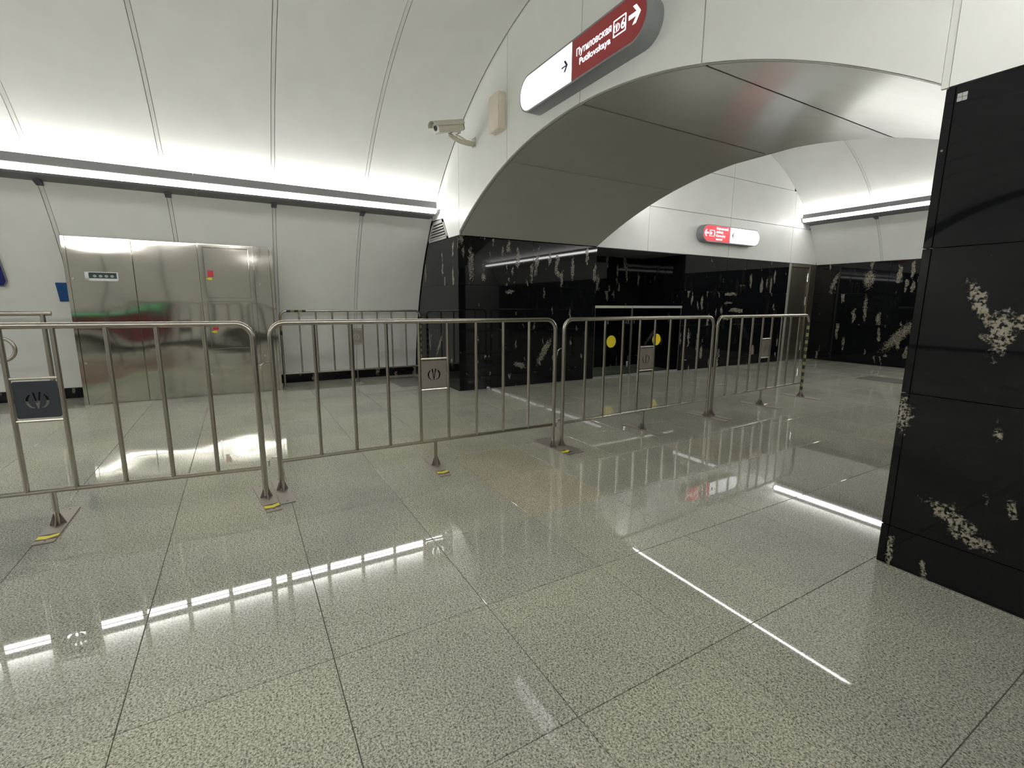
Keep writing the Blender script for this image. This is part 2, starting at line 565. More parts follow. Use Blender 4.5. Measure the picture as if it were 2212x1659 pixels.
# ------------------------------------------------------------------ FLOOR
# tile grid fitted to the joints seen in the photograph
TX, TY, TS, TSY = 4.400, -1.808, 0.606, 0.594
TG = 0.0028
grout = MB().box(-2.2, X_END, Y_BACK, Y_FAR + 0.2, -0.10, -0.004)
floor = struct(grout.build('floor', M['grout']))
cells = []
i0 = int((-2.2 - TX) / TS) - 1
for i in range(i0, 40):
    for j in range(-26, 24):
        x0, y0 = TX + i * TS, TY + j * TSY
        x1, y1 = x0 + TS, y0 + TSY
        if x1 < -1.9 or x0 > X_END or y1 < Y_BACK or y0 > Y_FAR:
            continue
        # inside hall 1, passage or hall 2 (niche included)
        cx, cy = (x0 + x1) / 2, (y0 + y1) / 2
        if cy < 0.2 and cx > 7.2:
            continue
        if cy > 0.3 and cx < (-1.3 if 2.1 < cy < 4.7 else -0.3):
            continue
        if 0.3 < cy < D_PASS - 0.3 and cx > W_OPEN + 0.3:
            continue
        pr = [project((a, b_, 0)) for a in (x0, x1) for b_ in (y0, y1)]
        vis = 0.0
        if all(pr):
            xs = [p[0] for p in pr]; ys = [p[1] for p in pr]
            if max(xs) > -60 and min(xs) < 2270 and max(ys) < 2600:
                vis = (max(xs) - min(xs)) * (max(ys) - min(ys)) * 0.5
            # behind the pier
            if cy > 0.2:
                t = (0 - CAM.y) / (cy - CAM.y)
                if CAM.x + t * (cx - CAM.x) > W_OPEN + 0.4:
                    vis = 0
                if CAM.x + t * (cx - CAM.x) < -0.6:
                    vis = 0
        cells.append((vis, x0, y0))
cells.sort(reverse=True)
tile_mb = MB().bevel_box(TG / 2, TS - TG / 2, TG / 2, TSY - TG / 2, -0.02, 0.0, 0.0012)
proto = None
beige_data = None
BEIGE = ((3.53, -0.95), (2.70, -0.95))   # two warmer tiles beside the feet of the second barrier
rest = MB()
for k, (vis, x0, y0) in enumerate(cells):
    if vis > 25 and k < 300:
        if proto is None:
            proto = tile_mb.build('tile', M['floor'], floor)
            t = proto
        else:
            t = proto.copy(); COL.objects.link(t)
        if any(x0 < a < x0 + TS and y0 < c < y0 + TSY for a, c in BEIGE):
            t.data = beige_data or t.data.copy()
            beige_data = t.data
            beige_data.materials[0] = M['floor_beige']
        t.location = (x0, y0, 0)
    else:
        rest.box(x0 + TG / 2, x0 + TS - TG / 2, y0 + TG / 2, y0 + TSY - TG / 2, -0.02, 0.0)
o = rest.build('distant_tiles', M['floor'], floor, fix=False)
o['kind'] = 'stuff'

# ------------------------------------------------------------------ HALL 1 left wall (below the lamp) and vault
JY = [-0.012] + [-1.02 - 1.085 * k for k in range(0, 13)]     # ring joints along y
ZL_TOP, ZU_BOT = 2.44, 2.52
BW = 0.034                                                    # batten width
C1 = (CX, CZ)
wall_left = struct(arc_slab(C1, R1 + 0.03, R1 + 0.08, ang1(-0.05), ang1(2.62), 20, Y_BACK, -0.001, 'y').build('wall_left', M['joint']))
ceiling = struct(arc_slab(C1, R1 + 0.03, R1 + 0.08, ang1(2.62), ang1(2.62, False), 48, Y_BACK, -0.001, 'y').build('ceiling', M['joint']))
wall_right = struct(arc_slab(C1, R1 + 0.03, R1 + 0.08, ang1(-0.05, False), ang1(2.62, False), 20, Y_BACK, -0.001, 'y').build('wall_right', M['joint']))
for k in range(len(JY) - 1):
    y1 = JY[k] - (BW / 2 + 0.005 if k else 0)
    y0 = JY[k + 1] + BW / 2 + 0.005
    arc_slab(C1, R1, R1 + 0.02, ang1(0.135), ang1(ZL_TOP), 22, y0, y1, 'y').build('panel', M['white'], wall_left, smooth=True)
    arc_slab(C1, R1, R1 + 0.02, ang1(ZU_BOT), PI / 2 + 0.002, 26, y0, y1, 'y').build('panel', M['white'], ceiling, smooth=True)
    arc_slab(C1, R1, R1 + 0.02, PI / 2 - 0.002, ang1(ZU_BOT, False), 26, y0, y1, 'y').build('panel', M['white'], ceiling, smooth=True)
    arc_slab(C1, R1, R1 + 0.02, ang1(0.135, False), ang1(ZL_TOP, False), 22, y0, y1, 'y').build('panel', M['white'], wall_right, smooth=True)
    yb = JY[k + 1]
    arc_slab(C1, R1 + 0.004, R1 + 0.02, ang1(0.135), ang1(ZL_TOP), 22, yb - BW / 2, yb + BW / 2, 'y').build('joint_strip', M['batten'], wall_left, smooth=True)
    arc_slab(C1, R1 + 0.004, R1 + 0.02, ang1(ZU_BOT), ang1(ZU_BOT, False), 52, yb - BW / 2, yb + BW / 2, 'y').build('joint_strip', M['batten'], ceiling, smooth=True)
# black stone skirting along both sides
for nm, sgn in (('baseboard_left', 1), ('baseboard_right', -1)):
    root = struct(MB().box(*sorted((CX - sgn * 4.36, CX - sgn * 4.40)), Y_BACK, -0.002, 0.0, 0.13).build(nm, M['joint']))
    yb = -0.012
    while yb > (-7.0 if sgn > 0 else -15):
        xa = CX - sgn * 4.345
        MB().bevel_box(min(xa, xa - sgn * 0.03), max(xa, xa - sgn * 0.03), yb - 1.08, yb - 0.004, 0.0, 0.128, 0.0015).build('marble_slab', M['marble_d'], root)
        yb -= 1.085
# closing wall behind the photographer
pts = [(vault1_x(z, R1 + 0.05), z) for z in [0 + 0.1 * i for i in range(40)] if z < R1 + CZ]
pts = [(CX + (R1 + 0.05) * math.cos(PI * (1 - t / 40.0)), CZ + (R1 + 0.05) * math.sin(PI * (1 - t / 40.0))) for t in range(41)]
struct(MB().prism([p for p in pts if p[1] > -0.1], 'y', Y_BACK - 0.1, Y_BACK).build('wall_back', M['white']))

# ------------------------------------------------------------------ ARCH WALL (plane y = 0)
wall_arch = None
XS = [-2.0 + 0.02 * i for i in range(0, 1)]


def arange(a, b, n):
    return [a + (b - a) * i / n for i in range(n + 1)]


def top1(x):
    return vault1_z(x, R1 + 0.015)


# dark substructure, cut by the arch
sub = [(vault1_x(z, R1 + 0.04), z) for z in arange(ZM, 0.0, 12)]
sub_up = [(x, vault1_z(x, R1 + 0.04)) for x in arange(-1.25, 6.25, 60)]
MARG = 0.02
body_left = MB().prism([(vault1_x(z, R1 + 0.04), z) for z in arange(0.0, ZM, 12)] + [(-0.03, ZM), (-0.03, 0)], 'y', 0.03, 0.30)
wall_arch = struct(body_left.build('wall_arch', M['joint']))
xs = arange(-1.24, 0.0, 10) + arange(0.001, W_OPEN - 0.001, 60) + arange(W_OPEN, 6.24, 10)
lo = lambda x: ZM if x <= 0 or x >= W_OPEN else arch_z(x) + 0.02
MB().shell([[(x, 0.018, lo(x)), (x, 0.018, max(lo(x) + 0.002, vault1_z(x, R1 + 0.04)))] for x in xs],
           [[(x, 0.10, lo(x)), (x, 0.10, max(lo(x) + 0.002, vault1_z(x, R1 + 0.04)))] for x in xs]).build('substructure', M['joint'], wall_arch)
MB().prism([(W_OPEN + 0.03, 0), (W_OPEN + 0.03, ZM)] + [(2 * CX - vault1_x(z, R1 + 0.04), z) for z in arange(ZM, 0.0, 12)], 'y', 0.03, D_PASS - 0.03).build('substructure', M['joint'], wall_arch)
# white enamel panels above the stone
GAP = 0.004
JX = [0.05, 1.325, 2.558, 3.775, 5.012]
VENT_TOP = 2.39
first = [(-0.312, ZM + 0.004), (JX[0] - GAP, ZM + 0.004)]
first += [(x, top1(x)) for x in arange(JX[0] - GAP, vault1_x(VENT_TOP), 20)]
first += [(-0.508, VENT_TOP)]
MB().prism(first, 'y', 0.0, 0.018).build('panel', M['white'], wall_arch)
for a, b_ in zip(JX[:-1], JX[1:]):
    g2 = GAP if b_ < 5 else 0.014
    xs = arange(a + GAP, b_ - g2, 24)
    poly = [(x, arch_z(x) + 0.004) for x in xs] + [(x, top1(x)) for x in reversed(xs)]
    MB().prism(poly, 'y', 0.0, 0.018).build('panel', M['white'], wall_arch)
xr = 2 * CX - vault1_x(ZM, R1)
xs = arange(JX[-1] + 0.016, xr, 16)
MB().prism([(xs[0], ZM + 0.004), (xr, ZM + 0.004)] + [(x, top1(x)) for x in reversed(xs)], 'y', 0.0, 0.018).build('panel', M['white'], wall_arch)
MB().box(JX[-1] - 0.012, JX[-1] + 0.013, 0.004, 0.018, ZM + 0.004, vault1_z(JX[-1])).build('joint_strip', M['batten'], wall_arch)
# stone slabs left of the opening
for r0, r1 in zip(ROWS[:-1], ROWS[1:]):
    zs = arange(r0 + 0.0015, r1 - 0.0015, 8)
    poly = [(vault1_x(z, R1 + 0.018), z) for z in zs] + [(-0.001, zs[-1]), (-0.001, zs[0])]
    MB().prism(poly, 'y', 0.0, 0.03).build('marble_slab', M['marble'] if r0 > 1.4 else M['marble_plain'], wall_arch)
# pier: front slabs, corner strip, slabs of the reveal and of the far side
for r0, r1 in zip(ROWS[:-1], ROWS[1:]):
    zs = arange(r0 + 0.0018, r1 - 0.0018, 8)
    poly = [(W_OPEN + 0.034, zs[0]), (W_OPEN + 0.034, zs[-1])] + [(2 * CX - vault1_x(z, R1 + 0.018), z) for z in reversed(zs)]
    MB().prism(poly, 'y', 0.0, 0.03).build('marble_slab', M['marble_pier'], wall_arch)
    MB().bevel_box(W_OPEN, W_OPEN + 0.031, 0.001, D_PASS, r0 + 0.0018, r1 - 0.0018, 0.002).build('marble_slab', M['marble_pier'], wall_arch)
# far face of the pier, facing hall 2
for r0, r1 in zip(ROWS[:-1], ROWS[1:]):
    for k in range(6):
        MB().bevel_box(W_OPEN + 0.034 + k * 1.6, W_OPEN + 0.031 + (k + 1) * 1.6, D_PASS - 0.03, D_PASS, r0 + 0.0015, r1 - 0.0015, 0.002).build('marble_slab', M['marble'], wall_arch)
MB().box(6.2, X_END, D_PASS - 0.1, D_PASS - 0.032, 0, ZM).build('substructure', M['joint'], wall_arch)

# ------------------------------------------------------------------ ARCH SOFFIT
ceiling_arch = struct(MB().shell([[(x, 0.02, arch_z(x) + 0.03), (x, back_y(arch_z(x)), arch_z(x) + 0.03)] for x in arange(-0.02, W_OPEN + 0.02, 60)],
                                [[(x, 0.02, arch_z(x) + 0.07), (x, back_y(arch_z(x)), arch_z(x) + 0.07)] for x in arange(-0.02, W_OPEN + 0.02, 60)]).build('ceiling_arch', M['joint'], smooth=True))
SJ = [0.0] + JX[1:4] + [W_OPEN]
for k in range(4):
    a = SJ[k] + (0.011 if k else 0.0)
    b_ = SJ[k + 1] - (0.011 if k < 3 else 0.0)
    xs = arange(a, b_, 20)
    MB().shell([[(x, 0.048, arch_z(x)), (x, back_y(arch_z(x)), arch_z(x))] for x in xs],
               [[(x, 0.048, arch_z(x) + 0.018), (x, back_y(arch_z(x)), arch_z(x) + 0.018)] for x in xs]).build('soffit_panel', M['soffit'], ceiling_arch, smooth=True)
# slim edge profile running round the arch, a shadow gap away from the panels
xs = arange(0.0, W_OPEN, 60)
MB().shell([[(x, 0.022, arch_z(x) + 0.001), (x, 0.036, arch_z(x) + 0.001)] for x in xs],
           [[(x, 0.022, arch_z(x) + 0.016), (x, 0.036, arch_z(x) + 0.016)] for x in xs]).build('edge_profile', M['soffit'], ceiling_arch, smooth=True)

# ------------------------------------------------------------------ PASSAGE / HALL 2 END WALL (plane x = 0)
NICHE0, NICHE1, NICHE_D = 2.385, 4.43, 1.05
wall_passage = struct(MB().box(-0.12, -0.032, 0.03, NICHE0 - 0.03, 0, ZM).box(-0.12, -0.032, NICHE1 + 0.03, 7.66, 0, ZM).build('wall_passage', M['joint']))
up2 = [(D_PASS + 0.0, ZM + 0.001)] + [(y, vault2_z(y, R2 + 0.03)) for y in arange(D_PASS + 0.25, vault2_y(ZM, R2 + 0.03), 60)]
MB().prism(up2, 'x', -0.12, -0.018).build('substructure', M['joint'], wall_passage)


def pslab(y0, y1, r0, r1, mat):
    MB().bevel_box(-0.03, 0.0, y0 + 0.0015, y1 - 0.0015, r0 + 0.0015, r1 - 0.0015, 0.002).build('marble_slab', mat, wall_passage)


for ri, (r0, r1) in enumerate(zip(ROWS[:-1], ROWS[1:])):
    mt = [M['marble'], M['marble'], M['marble_plain'], M['marble']][ri]
    pslab(0.0, 1.19, r0, r1, mt); pslab(1.19, NICHE0, r0, r1, mt)
    pslab(NICHE1, 5.60, r0, r1, M['marble'])
    pslab(5.60, 6.20, r0, r1, M['marble_h'] if ri >= 2 else M['marble'])
    pslab(6.20, 7.66, r0, r1, M['marble'])
    # niche lining
    MB().bevel_box(-NICHE_D, -0.031, NICHE1, NICHE1 + 0.03, r0 + 0.0015, r1 - 0.0015, 0.002).build('marble_slab', M['marble_plain'], wall_passage)
    MB().bevel_box(-NICHE_D, -0.031, NICHE0 - 0.03, NICHE0, r0 + 0.0015, r1 - 0.0015, 0.002).build('marble_slab', M['marble_plain'], wall_passage)
    MB().bevel_box(-NICHE_D - 0.03, -NICHE_D, NICHE0, NICHE1, r0 + 0.0015, r1 - 0.0015, 0.002).build('marble_slab', M['marble'], wall_passage)
MB().box(-NICHE_D - 0.08, -0.001, NICHE0 - 0.02, NICHE1 + 0.02, ZM + 0.0, ZM + 0.05).build('niche_ceiling', M['sign_grey'], wall_passage)
# white panels of the end wall
JYP = [D_PASS, 3.475, 5.60, 7.66, 8.72]
JZP = [ZM + 0.004, 2.83, 3.545, 4.6]
for a, b_ in zip(JYP[:-1], JYP[1:]):
    for z0, z1 in zip(JZP[:-1], JZP[1:]):
        ys = arange(a + GAP, b_ - GAP, 24)
        zb = z0 + GAP
        top = []
        for y in ys:
            t = min(z1 - GAP, vault2_z(y, R2 + 0.01))
            if y < 2.66:
                t = min(t, ZM + (y - D_PASS) / 0.29)
            if t > zb + 0.003:
                top.append((y, t))
        if len(top) < 2:
            continue
        MB().prism([(top[0][0], zb), (top[-1][0], zb)] + list(reversed(top)), 'x', -0.018, 0.0).build('panel', M['white'], wall_passage)

# ------------------------------------------------------------------ HALL 2: far wall, near wall, vault
wall_far = struct(MB().box(-0.1, X_END, Y_FAR + 0.03, Y_FAR + 0.12, 0, ZM + 0.05).build('wall_far', M['joint']))
for r0, r1 in zip(ROWS[:-1], ROWS[1:]):
    x = 0.002
    k = 0
    while x < X_END - 0.1:
        if k > 4:
            x2 = X_END
        else:
            x2 = x + 1.4
        MB().bevel_box(x, x2 - 0.003, Y_FAR, Y_FAR + 0.03, r0 + 0.0015, r1 - 0.0015, 0.002).build('marble_slab', M['marble_d'], wall_far)
        x = x2; k += 1
C2 = (C2Y, C2Z)


def ang2(z):
    return math.asin((z - C2Z) / R2)


ceiling_hall = struct(arc_slab(C2, R2 + 0.03, R2 + 0.08, ang2(ZM), PI - ang2(2.95), 50, -0.02, X_END, 'x').build('ceiling_hall', M['joint']))
JX2 = [0.0, 1.25, 2.5, 3.75, 5.0, 6.25, 7.5, 10.0, 12.5, X_END]
for k, (a, b_) in enumerate(zip(JX2[:-1], JX2[1:])):
    x0 = a + (0.002 if k == 0 else BW / 2 + 0.005)
    x1 = b_ - BW / 2 - 0.005
    arc_slab(C2, R2, R2 + 0.02, ang2(ZM + 0.003), ang2(2.90), 14, x0, x1, 'x').build('panel', M['white'], ceiling_hall, smooth=True)
    arc_slab(C2, R2, R2 + 0.02, ang2(2.97), PI / 2, 24, x0, x1, 'x').build('panel', M['white'], ceiling_hall, smooth=True)
    arc_slab(C2, R2, R2 + 0.02, PI / 2 + 0.002, PI - ang2(2.95), 24, x0, x1, 'x').build('panel', M['white'], ceiling_hall, smooth=True)
    arc_slab(C2, R2 + 0.004, R2 + 0.02, ang2(ZM + 0.003), PI - ang2(2.95), 44, b_ - BW / 2, b_ + BW / 2, 'x').build('joint_strip', M['batten'], ceiling_hall, smooth=True)
# near side of hall 2 above the stone, cut by the arch, leaning with the vault
wall_near = MB()
zt = 2.95
yn = C2Y - math.sqrt(R2 ** 2 - (zt - C2Z) ** 2)
rows = []
for x in arange(0.0, W_OPEN, 48):
    zb = arch_z(x)
    rows.append([(x, back_y(zb), zb + 0.0), (x, back_y(zt), zt), (x, yn + 0.02, zt)])
rows.append([(X_END, back_y(ZM), ZM), (X_END, back_y(zt), zt), (X_END, yn + 0.02, zt)])
rows2 = [[(p[0], p[1] - 0.04, p[2] + 0.02) for p in r] for r in rows]
wall_near.shell(rows, rows2)
struct(wall_near.build('wall_near', M['white']))
struct(MB().box(X_END, X_END + 0.1, 2.2, 8.9, 0, 4.5).build('wall_hall_end', M['white']))


# ------------------------------------------------------------------ LAMPS
def lamp(axis, u0, z0, sgn, wall_u, s0, s1, label, group, brackets=(), up='up'):
    """linear wall lamp along axis from s0 to s1. (u0, z0) centre of the diffuser, sgn = direction into the room,
    wall_u(z) = wall surface. Offsets below: first into the room, second up"""
    mid = (s0 + s1) / 2
    P3 = lambda p, s: (u0 + sgn * p[0], s, z0 + p[1]) if axis == 'y' else (s, u0 + sgn * p[0], z0 + p[1])
    W = lambda dz: (wall_u(z0 + dz) - u0) * sgn + 0.003        # wall offset at that height
    base = P3((W(-0.08), -0.08), mid)
    root = thing('linear_lamp', label, 'lamp', base, group=group)

    def bar(poly, name, mat, a=s0, b=s1):
        n = len(poly)
        mb = MB()
        mb.v = [P3(p, a) for p in poly] + [P3(p, b) for p in poly]
        mb.f = [tuple(range(n)), tuple(reversed(range(n, 2 * n)))] + [(i, n + i, n + (i + 1) % n, (i + 1) % n) for i in range(n)]
        return mb.build(name, mat, root, origin=base)

    bar([(0.036, 0.029), (0.040, 0.036), (0.034, 0.118), (0.026, 0.122), (0.020, 0.040)], 'nose', M['lamp_grey'])
    bar([(0.019, 0.036), (0.019, 0.048), (W(0.050), 0.048), (W(0.038), 0.036)], 'tray', M['lamp_grey'])
    bar([(0.034, 0.026), (0.030, -0.018), (-0.018, -0.032), (-0.022, -0.026), (0.016, -0.010), (0.020, 0.027)], 'diffuser', M['lens'])
    bar([(-0.020, -0.024), (-0.020, -0.034), (-0.050, -0.052), (W(-0.075), -0.075), (W(-0.06), -0.060), (-0.050, -0.036)], 'lower_tray', M['lamp_tray'])
    bar([(0.012, 0.052), (0.012, 0.056), (W(0.06) + 0.02, 0.056), (W(0.06) + 0.02, 0.052)], 'uplight', M[up])
    for s in brackets:
        bar([(W(-0.11), -0.115), (W(-0.11) + 0.10, -0.090), (W(-0.11) + 0.11, -0.070), (W(-0.08), -0.078)], 'bracket', M['lamp_dark'], s - 0.03, s + 0.03)
    for e0, e1 in ((s0 - 0.003, s0), (s1, s1 + 0.003)):
        bar([(W(-0.075), -0.075), (-0.020, -0.035), (0.030, -0.019), (0.034, 0.030), (0.040, 0.050), (0.033, 0.120), (0.024, 0.120), (0.0, 0.058), (W(0.058), 0.058)], 'end_cap', M['lamp_grey'], e0, e1)
    return root


G1 = 'linear wall lamps of the near vault'
v1 = lambda z: vault1_x(z)
v1r = lambda z: 2 * CX - vault1_x(z)
LU, LZ = -0.66, 2.505
lamp('y', LU, LZ, 1, v1, -2.915, -0.05, 'long lit lamp module on the curved wall, the one ending at the louvred vent', G1, brackets=JY[1:3])
lamp('y', LU, LZ, 1, v1, -7.0, -2.922, 'long lit lamp module on the curved wall above the left end of the steel cabinet', G1, brackets=JY[3:6])
lamp('y', LU, LZ, 1, v1, -14.9, -7.007, 'lamp module further along the curved wall, outside the picture on the left', G1)
lamp('y', 2 * CX - LU, LZ, -1, v1r, -14.9, -0.05, 'lamp line on the right-hand curved wall behind the photographer', G1)
G2 = 'linear wall lamps of the far hall'
v2 = lambda z: vault2_y(z)
v2n = lambda z: 2 * C2Y - vault2_y(z)
lamp('x', 7.95, 2.985, -1, v2, 0.03, X_END - 0.1, 'lit lamp line high on the far wall beyond the arch', G2, brackets=[1.25, 2.5], up='up2')
lamp('x', 3.06, 3.03, 1, v2n, 0.03, X_END - 0.1, 'lamp line hidden above the back of the arch, seen mirrored in the floor', G2, up='up2')


# ------------------------------------------------------------------ text and emblem helpers
def curve_mesh(name, splines, extrude, mat, parent, mtx):
    cu = bpy.data.curves.new(name, 'CURVE')
    cu.dimensions = '2D'; cu.fill_mode = 'BOTH'; cu.extrude = extrude
    for pts in splines:
        sp = cu.splines.new('POLY'); sp.points.add(len(pts) - 1); sp.use_cyclic_u = True
        for i, p in enumerate(pts):
            sp.points[i].co = (p[0], p[1], 0, 1)
    return _to_mesh(name, cu, mat, parent, mtx)


def _to_mesh(name, cu, mat, parent, mtx):
    tmp = bpy.data.objects.new('tmp_curve', cu); COL.objects.link(tmp)
    dg = bpy.context.evaluated_depsgraph_get(); dg.update()
    me = bpy.data.meshes.new_from_object(tmp.evaluated_get(dg))
    bpy.data.objects.remove(tmp); bpy.data.curves.remove(cu)
    me.name = name
    me.materials.clear(); me.materials.append(mat)
    me.transform(mtx)
    o = bpy.data.objects.new(name, me); COL.objects.link(o)
    o.parent = parent
    return o


def text_mesh(name, body, size, mat, parent, mtx, extrude=0.0008, bold=0.0, align='LEFT', width=None):
    cu = bpy.data.curves.new(name, 'FONT')
    cu.body = body; cu.size = size; cu.extrude = extrude; cu.offset = bold; cu.align_x = align
    o = _to_mesh(name, cu, mat, parent, Matrix.Identity(4))
    me = o.data
    xs = [v.co.x for v in me.vertices]
    if width and xs:
        s = width / (max(xs) - min(xs))
        me.transform(Matrix.Diagonal((s, 1, 1, 1)))
    me.transform(mtx)
    return o


def crescent(side, s=1.0):
    out = [(math.cos(a) * 0.50 * s, math.sin(a) * 0.46 * s) for a in arange(math.radians(128), math.radians(236), 14)]
    inn = [(math.cos(a) * 0.37 * s, math.sin(a) * 0.43 * s) for a in arange(math.radians(230), math.radians(132), 14)]
    q = out + [(-0.14 * s, -0.40 * s), (-0.14 * s, -0.345 * s)] + inn
    return q if side < 0 else [(-x, y) for x, y in reversed(q)]


def vee(s=1.0):
    return [(-0.19 * s, 0.46 * s), (-0.085 * s, 0.46 * s), (0.0, -0.16 * s), (0.085 * s, 0.46 * s), (0.19 * s, 0.46 * s), (0.03 * s, -0.42 * s), (-0.03 * s, -0.42 * s)]


def logo(s=1.0, ox=0, oy=0):
    return [[(x + ox, y + oy) for x, y in p] for p in (crescent(-1, s), vee(s), crescent(1, s))]


def rounded_rect(x0, x1, y0, y1, r, n=6):
    out = []
    for cx, cy, a0 in ((x1 - r, y0 + r, -90), (x1 - r, y1 - r, 0), (x0 + r, y1 - r, 90), (x0 + r, y0 + r, 180)):
        for i in range(n + 1):
            a = math.radians(a0 + 90 * i / n)
            out.append((cx + r * math.cos(a), cy + r * math.sin(a)))
    return out


# ------------------------------------------------------------------ BARRIERS
TOP = 1.09


def barrier(p0, p1, label, feet_rot=(0, 0, 0), tapes=(0, 0, 0), plate=None, hooks=False, wrap=(), foot_len=0.49):
    """crowd barrier from post p0 to post p1 (x,y); local x runs from p0 to p1"""
    p0, p1 = Vector((*p0, 0)), Vector((*p1, 0))
    mid = (p0 + p1) / 2
    L = (p1 - p0).length
    rz = math.atan2(p1.y - p0.y, p1.x - p0.x)
    root = thing('crowd_barrier', label, 'barrier', mid, rz, 'steel crowd barriers')
    h = L / 2
    k = L / 2.09
    rc = 0.085
    # bent top tube with both posts
    path = [(-h, 0, 0.02), (-h, 0, 0.5), (-h, 0, TOP - rc)]
    path += [(-h + rc - rc * math.cos(a), 0, TOP - rc + rc * math.sin(a)) for a in arange(0.15, PI / 2, 6)]
    path += [(x, 0, z) for x, _, z in [(-p[0], 0, p[2]) for p in reversed(path)]]
    MB().tube(path, 0.0165, 12).build('frame', M['tube'], root, smooth=True)
    MB().tube([(-h, 0, 0.20), (h, 0, 0.20)], 0.0125, 10).build('bottom_rail', M['tube'], root, smooth=True)
    for bx in (-0.795, -0.565, -0.335, -0.107, 0.107, 0.335, 0.565, 0.795):
        MB().tube([(bx * k, 0, 0.20), (bx * k, 0, TOP)], 0.0118, 10).build('bar', M['tube'], root, smooth=True)
    for z in (0.818, 0.592):
        MB().tube([(-0.107 * k, 0, z), (0.107 * k, 0, z)], 0.008, 8).build('crossbar', M['tube'], root, smooth=True)
    MB().tube([(0, 0, 0.008), (0, 0, 0.20)], 0.0125, 10).build('centre_leg', M['tube'], root, smooth=True)
    # emblem plate with the cut-out letter mark
    pw, ph = 0.186 * k, 0.196
    outer = rounded_rect(-pw / 2, pw / 2, -ph / 2, ph / 2, 0.010)
    mtx = Matrix.Translation((0, 0.0, 0.705)) @ Matrix.Rotation(PI / 2, 4, 'X')
    e = curve_mesh('emblem_plate', [outer] + logo(0.098, 0, -0.006), 0.0015, plate or M['emblem'], root, mtx)
    e['label'] = 'square plate with a cut-out letter mark'
    for s in (-1, 1):
        MB().box(s * pw / 2 - 0.006, s * pw / 2 + 0.006, -0.003, 0.003, 0.69, 0.715).build('plate_tab', plate or M['emblem'], root)
    # feet
    for i, (fx, rot, tp) in enumerate(zip((-h, 0, h), feet_rot, tapes)):
        org = Vector((fx, 0, 0))
        R = Matrix.Rotation(rot, 4, 'Z')
        poly = rounded_rect(-0.0425, 0.0425, -foot_len / 2, foot_len / 2, 0.012, 3)
        ft = MB().prism(poly, 'z', 0.0005, 0.0075).build('foot_plate', M['foot'], root)
        ft.location = org; ft.rotation_euler.z = rot
        gs = MB()
        for sgn in (-1, 1):
            gs.prism([(0.012 * sgn, 0.0075), (0.055 * sgn, 0.0075), (0.045 * sgn, 0.022), (0.014 * sgn, 0.075)], 'x', -0.003, 0.003)
        gs.prism([(0.012, 0.0075), (0.036, 0.0075), (0.014, 0.068)], 'y', -0.003, 0.003)
        gs.prism([(-0.012, 0.0075), (-0.036, 0.0075), (-0.014, 0.068)], 'y', -0.003, 0.003)
        g_ = gs.build('gusset', M['gusset'], root)
        g_.location = org; g_.rotation_euler.z = rot
        for sy in (-1, 1):
            MB().tube([(0, sy * (foot_len / 2 - 0.03), 0.0074), (0, sy * (foot_len / 2 - 0.03), 0.0082)], 0.006, 8).build('bolt_hole', M['black'], ft)
        if tp:
            # tape patch toward the camera side: black, yellow, black diagonal stripes
            ya, yb = (-0.205, -0.135)
            MB().prism([(-0.042, ya), (0.042, ya), (0.042, yb), (-0.042, yb)], 'z', 0.0076, 0.0079).build('tape', M['black'], ft)
            MB().prism([(-0.042, ya + 0.018), (0.0, ya + 0.008), (0.042, ya + 0.030), (0.042, yb - 0.004), (0.0, yb - 0.022), (-0.042, yb - 0.010)], 'z', 0.0080, 0.0083).build('tape', M['yellow'], ft)
    if hooks:
        for z in (0.85, 0.235):
            MB().tube([(-h, 0, z), (-h - 0.045, 0, z - 0.004), (-h - 0.062, 0, z - 0.018), (-h - 0.066, 0.004, z - 0.06)], 0.0045, 6).build('hook', M['tube'], root, smooth=True)
            MB().tube([(-h - 0.085, 0, z - 0.022), (-h - 0.060, 0.0, z - 0.022)], 0.0045, 6).build('eyelet', M['tube'], root, smooth=True)
    # striped tape wound round posts or rail
    for kind in wrap:
        if kind == 'right_post':
            segs = [((h, 0, z), (h, 0, z + 0.045)) for z in arange(0.10, TOP - rc - 0.05, 18)]
        elif kind == 'left_corner':
            segs = [((x, 0, TOP), (x + 0.05, 0, TOP)) for x in arange(-h + rc, -h + rc + 0.2, 4)]
            segs += [((-h, 0, z), (-h, 0, z + 0.05)) for z in arange(TOP - rc - 0.06, TOP - rc - 0.25, 3)]
        for q, (a, b_) in enumerate(segs):
            MB().tube([a, b_], 0.0176, 12).build('tape', M['tape_worn'] if q % 2 else M['black'], root, smooth=True)
    return root


barrier((2.475, -4.56), (2.77, -2.535), 'steel crowd barrier nearest the left edge, with a dark blackened emblem plate', (0.20, 0.15, 0.28), (0, 1, 1), plate=M['emblem_dark'])
barrier((2.685, -2.438), (2.765, -0.340), 'steel crowd barrier with a grey emblem plate in front of the black stone corner', (0.10, -0.03, 0.10), (0, 1, 1), hooks=True)
barrier((2.765, -0.250), (2.68, 1.765), 'steel crowd barrier standing in front of the glass gates with yellow discs', (0.05, 0.03, 0.02), hooks=True)
barrier((2.655, 1.870), (2.53, 3.870), 'farthest steel crowd barrier under the arch, striped tape on its last post', (0.05, 0.03, 0.0), wrap=('right_post',))
barrier((-1.42, -2.10), (-1.42, -0.06), 'steel crowd barrier against the curved white wall beside the steel cabinet', (0, 0, 0), wrap=('left_corner', 'right_post'))

# ------------------------------------------------------------------ STEEL CABINET
cx = -1.235
cb = thing('steel_cabinet', 'tall stainless steel cabinet with several doors built against the curved wall', 'cabinet', (cx, -3.2, 0))
O = (cx, -3.2, 0)
CY0, CY1, CZT = -4.252, -2.150, 1.93


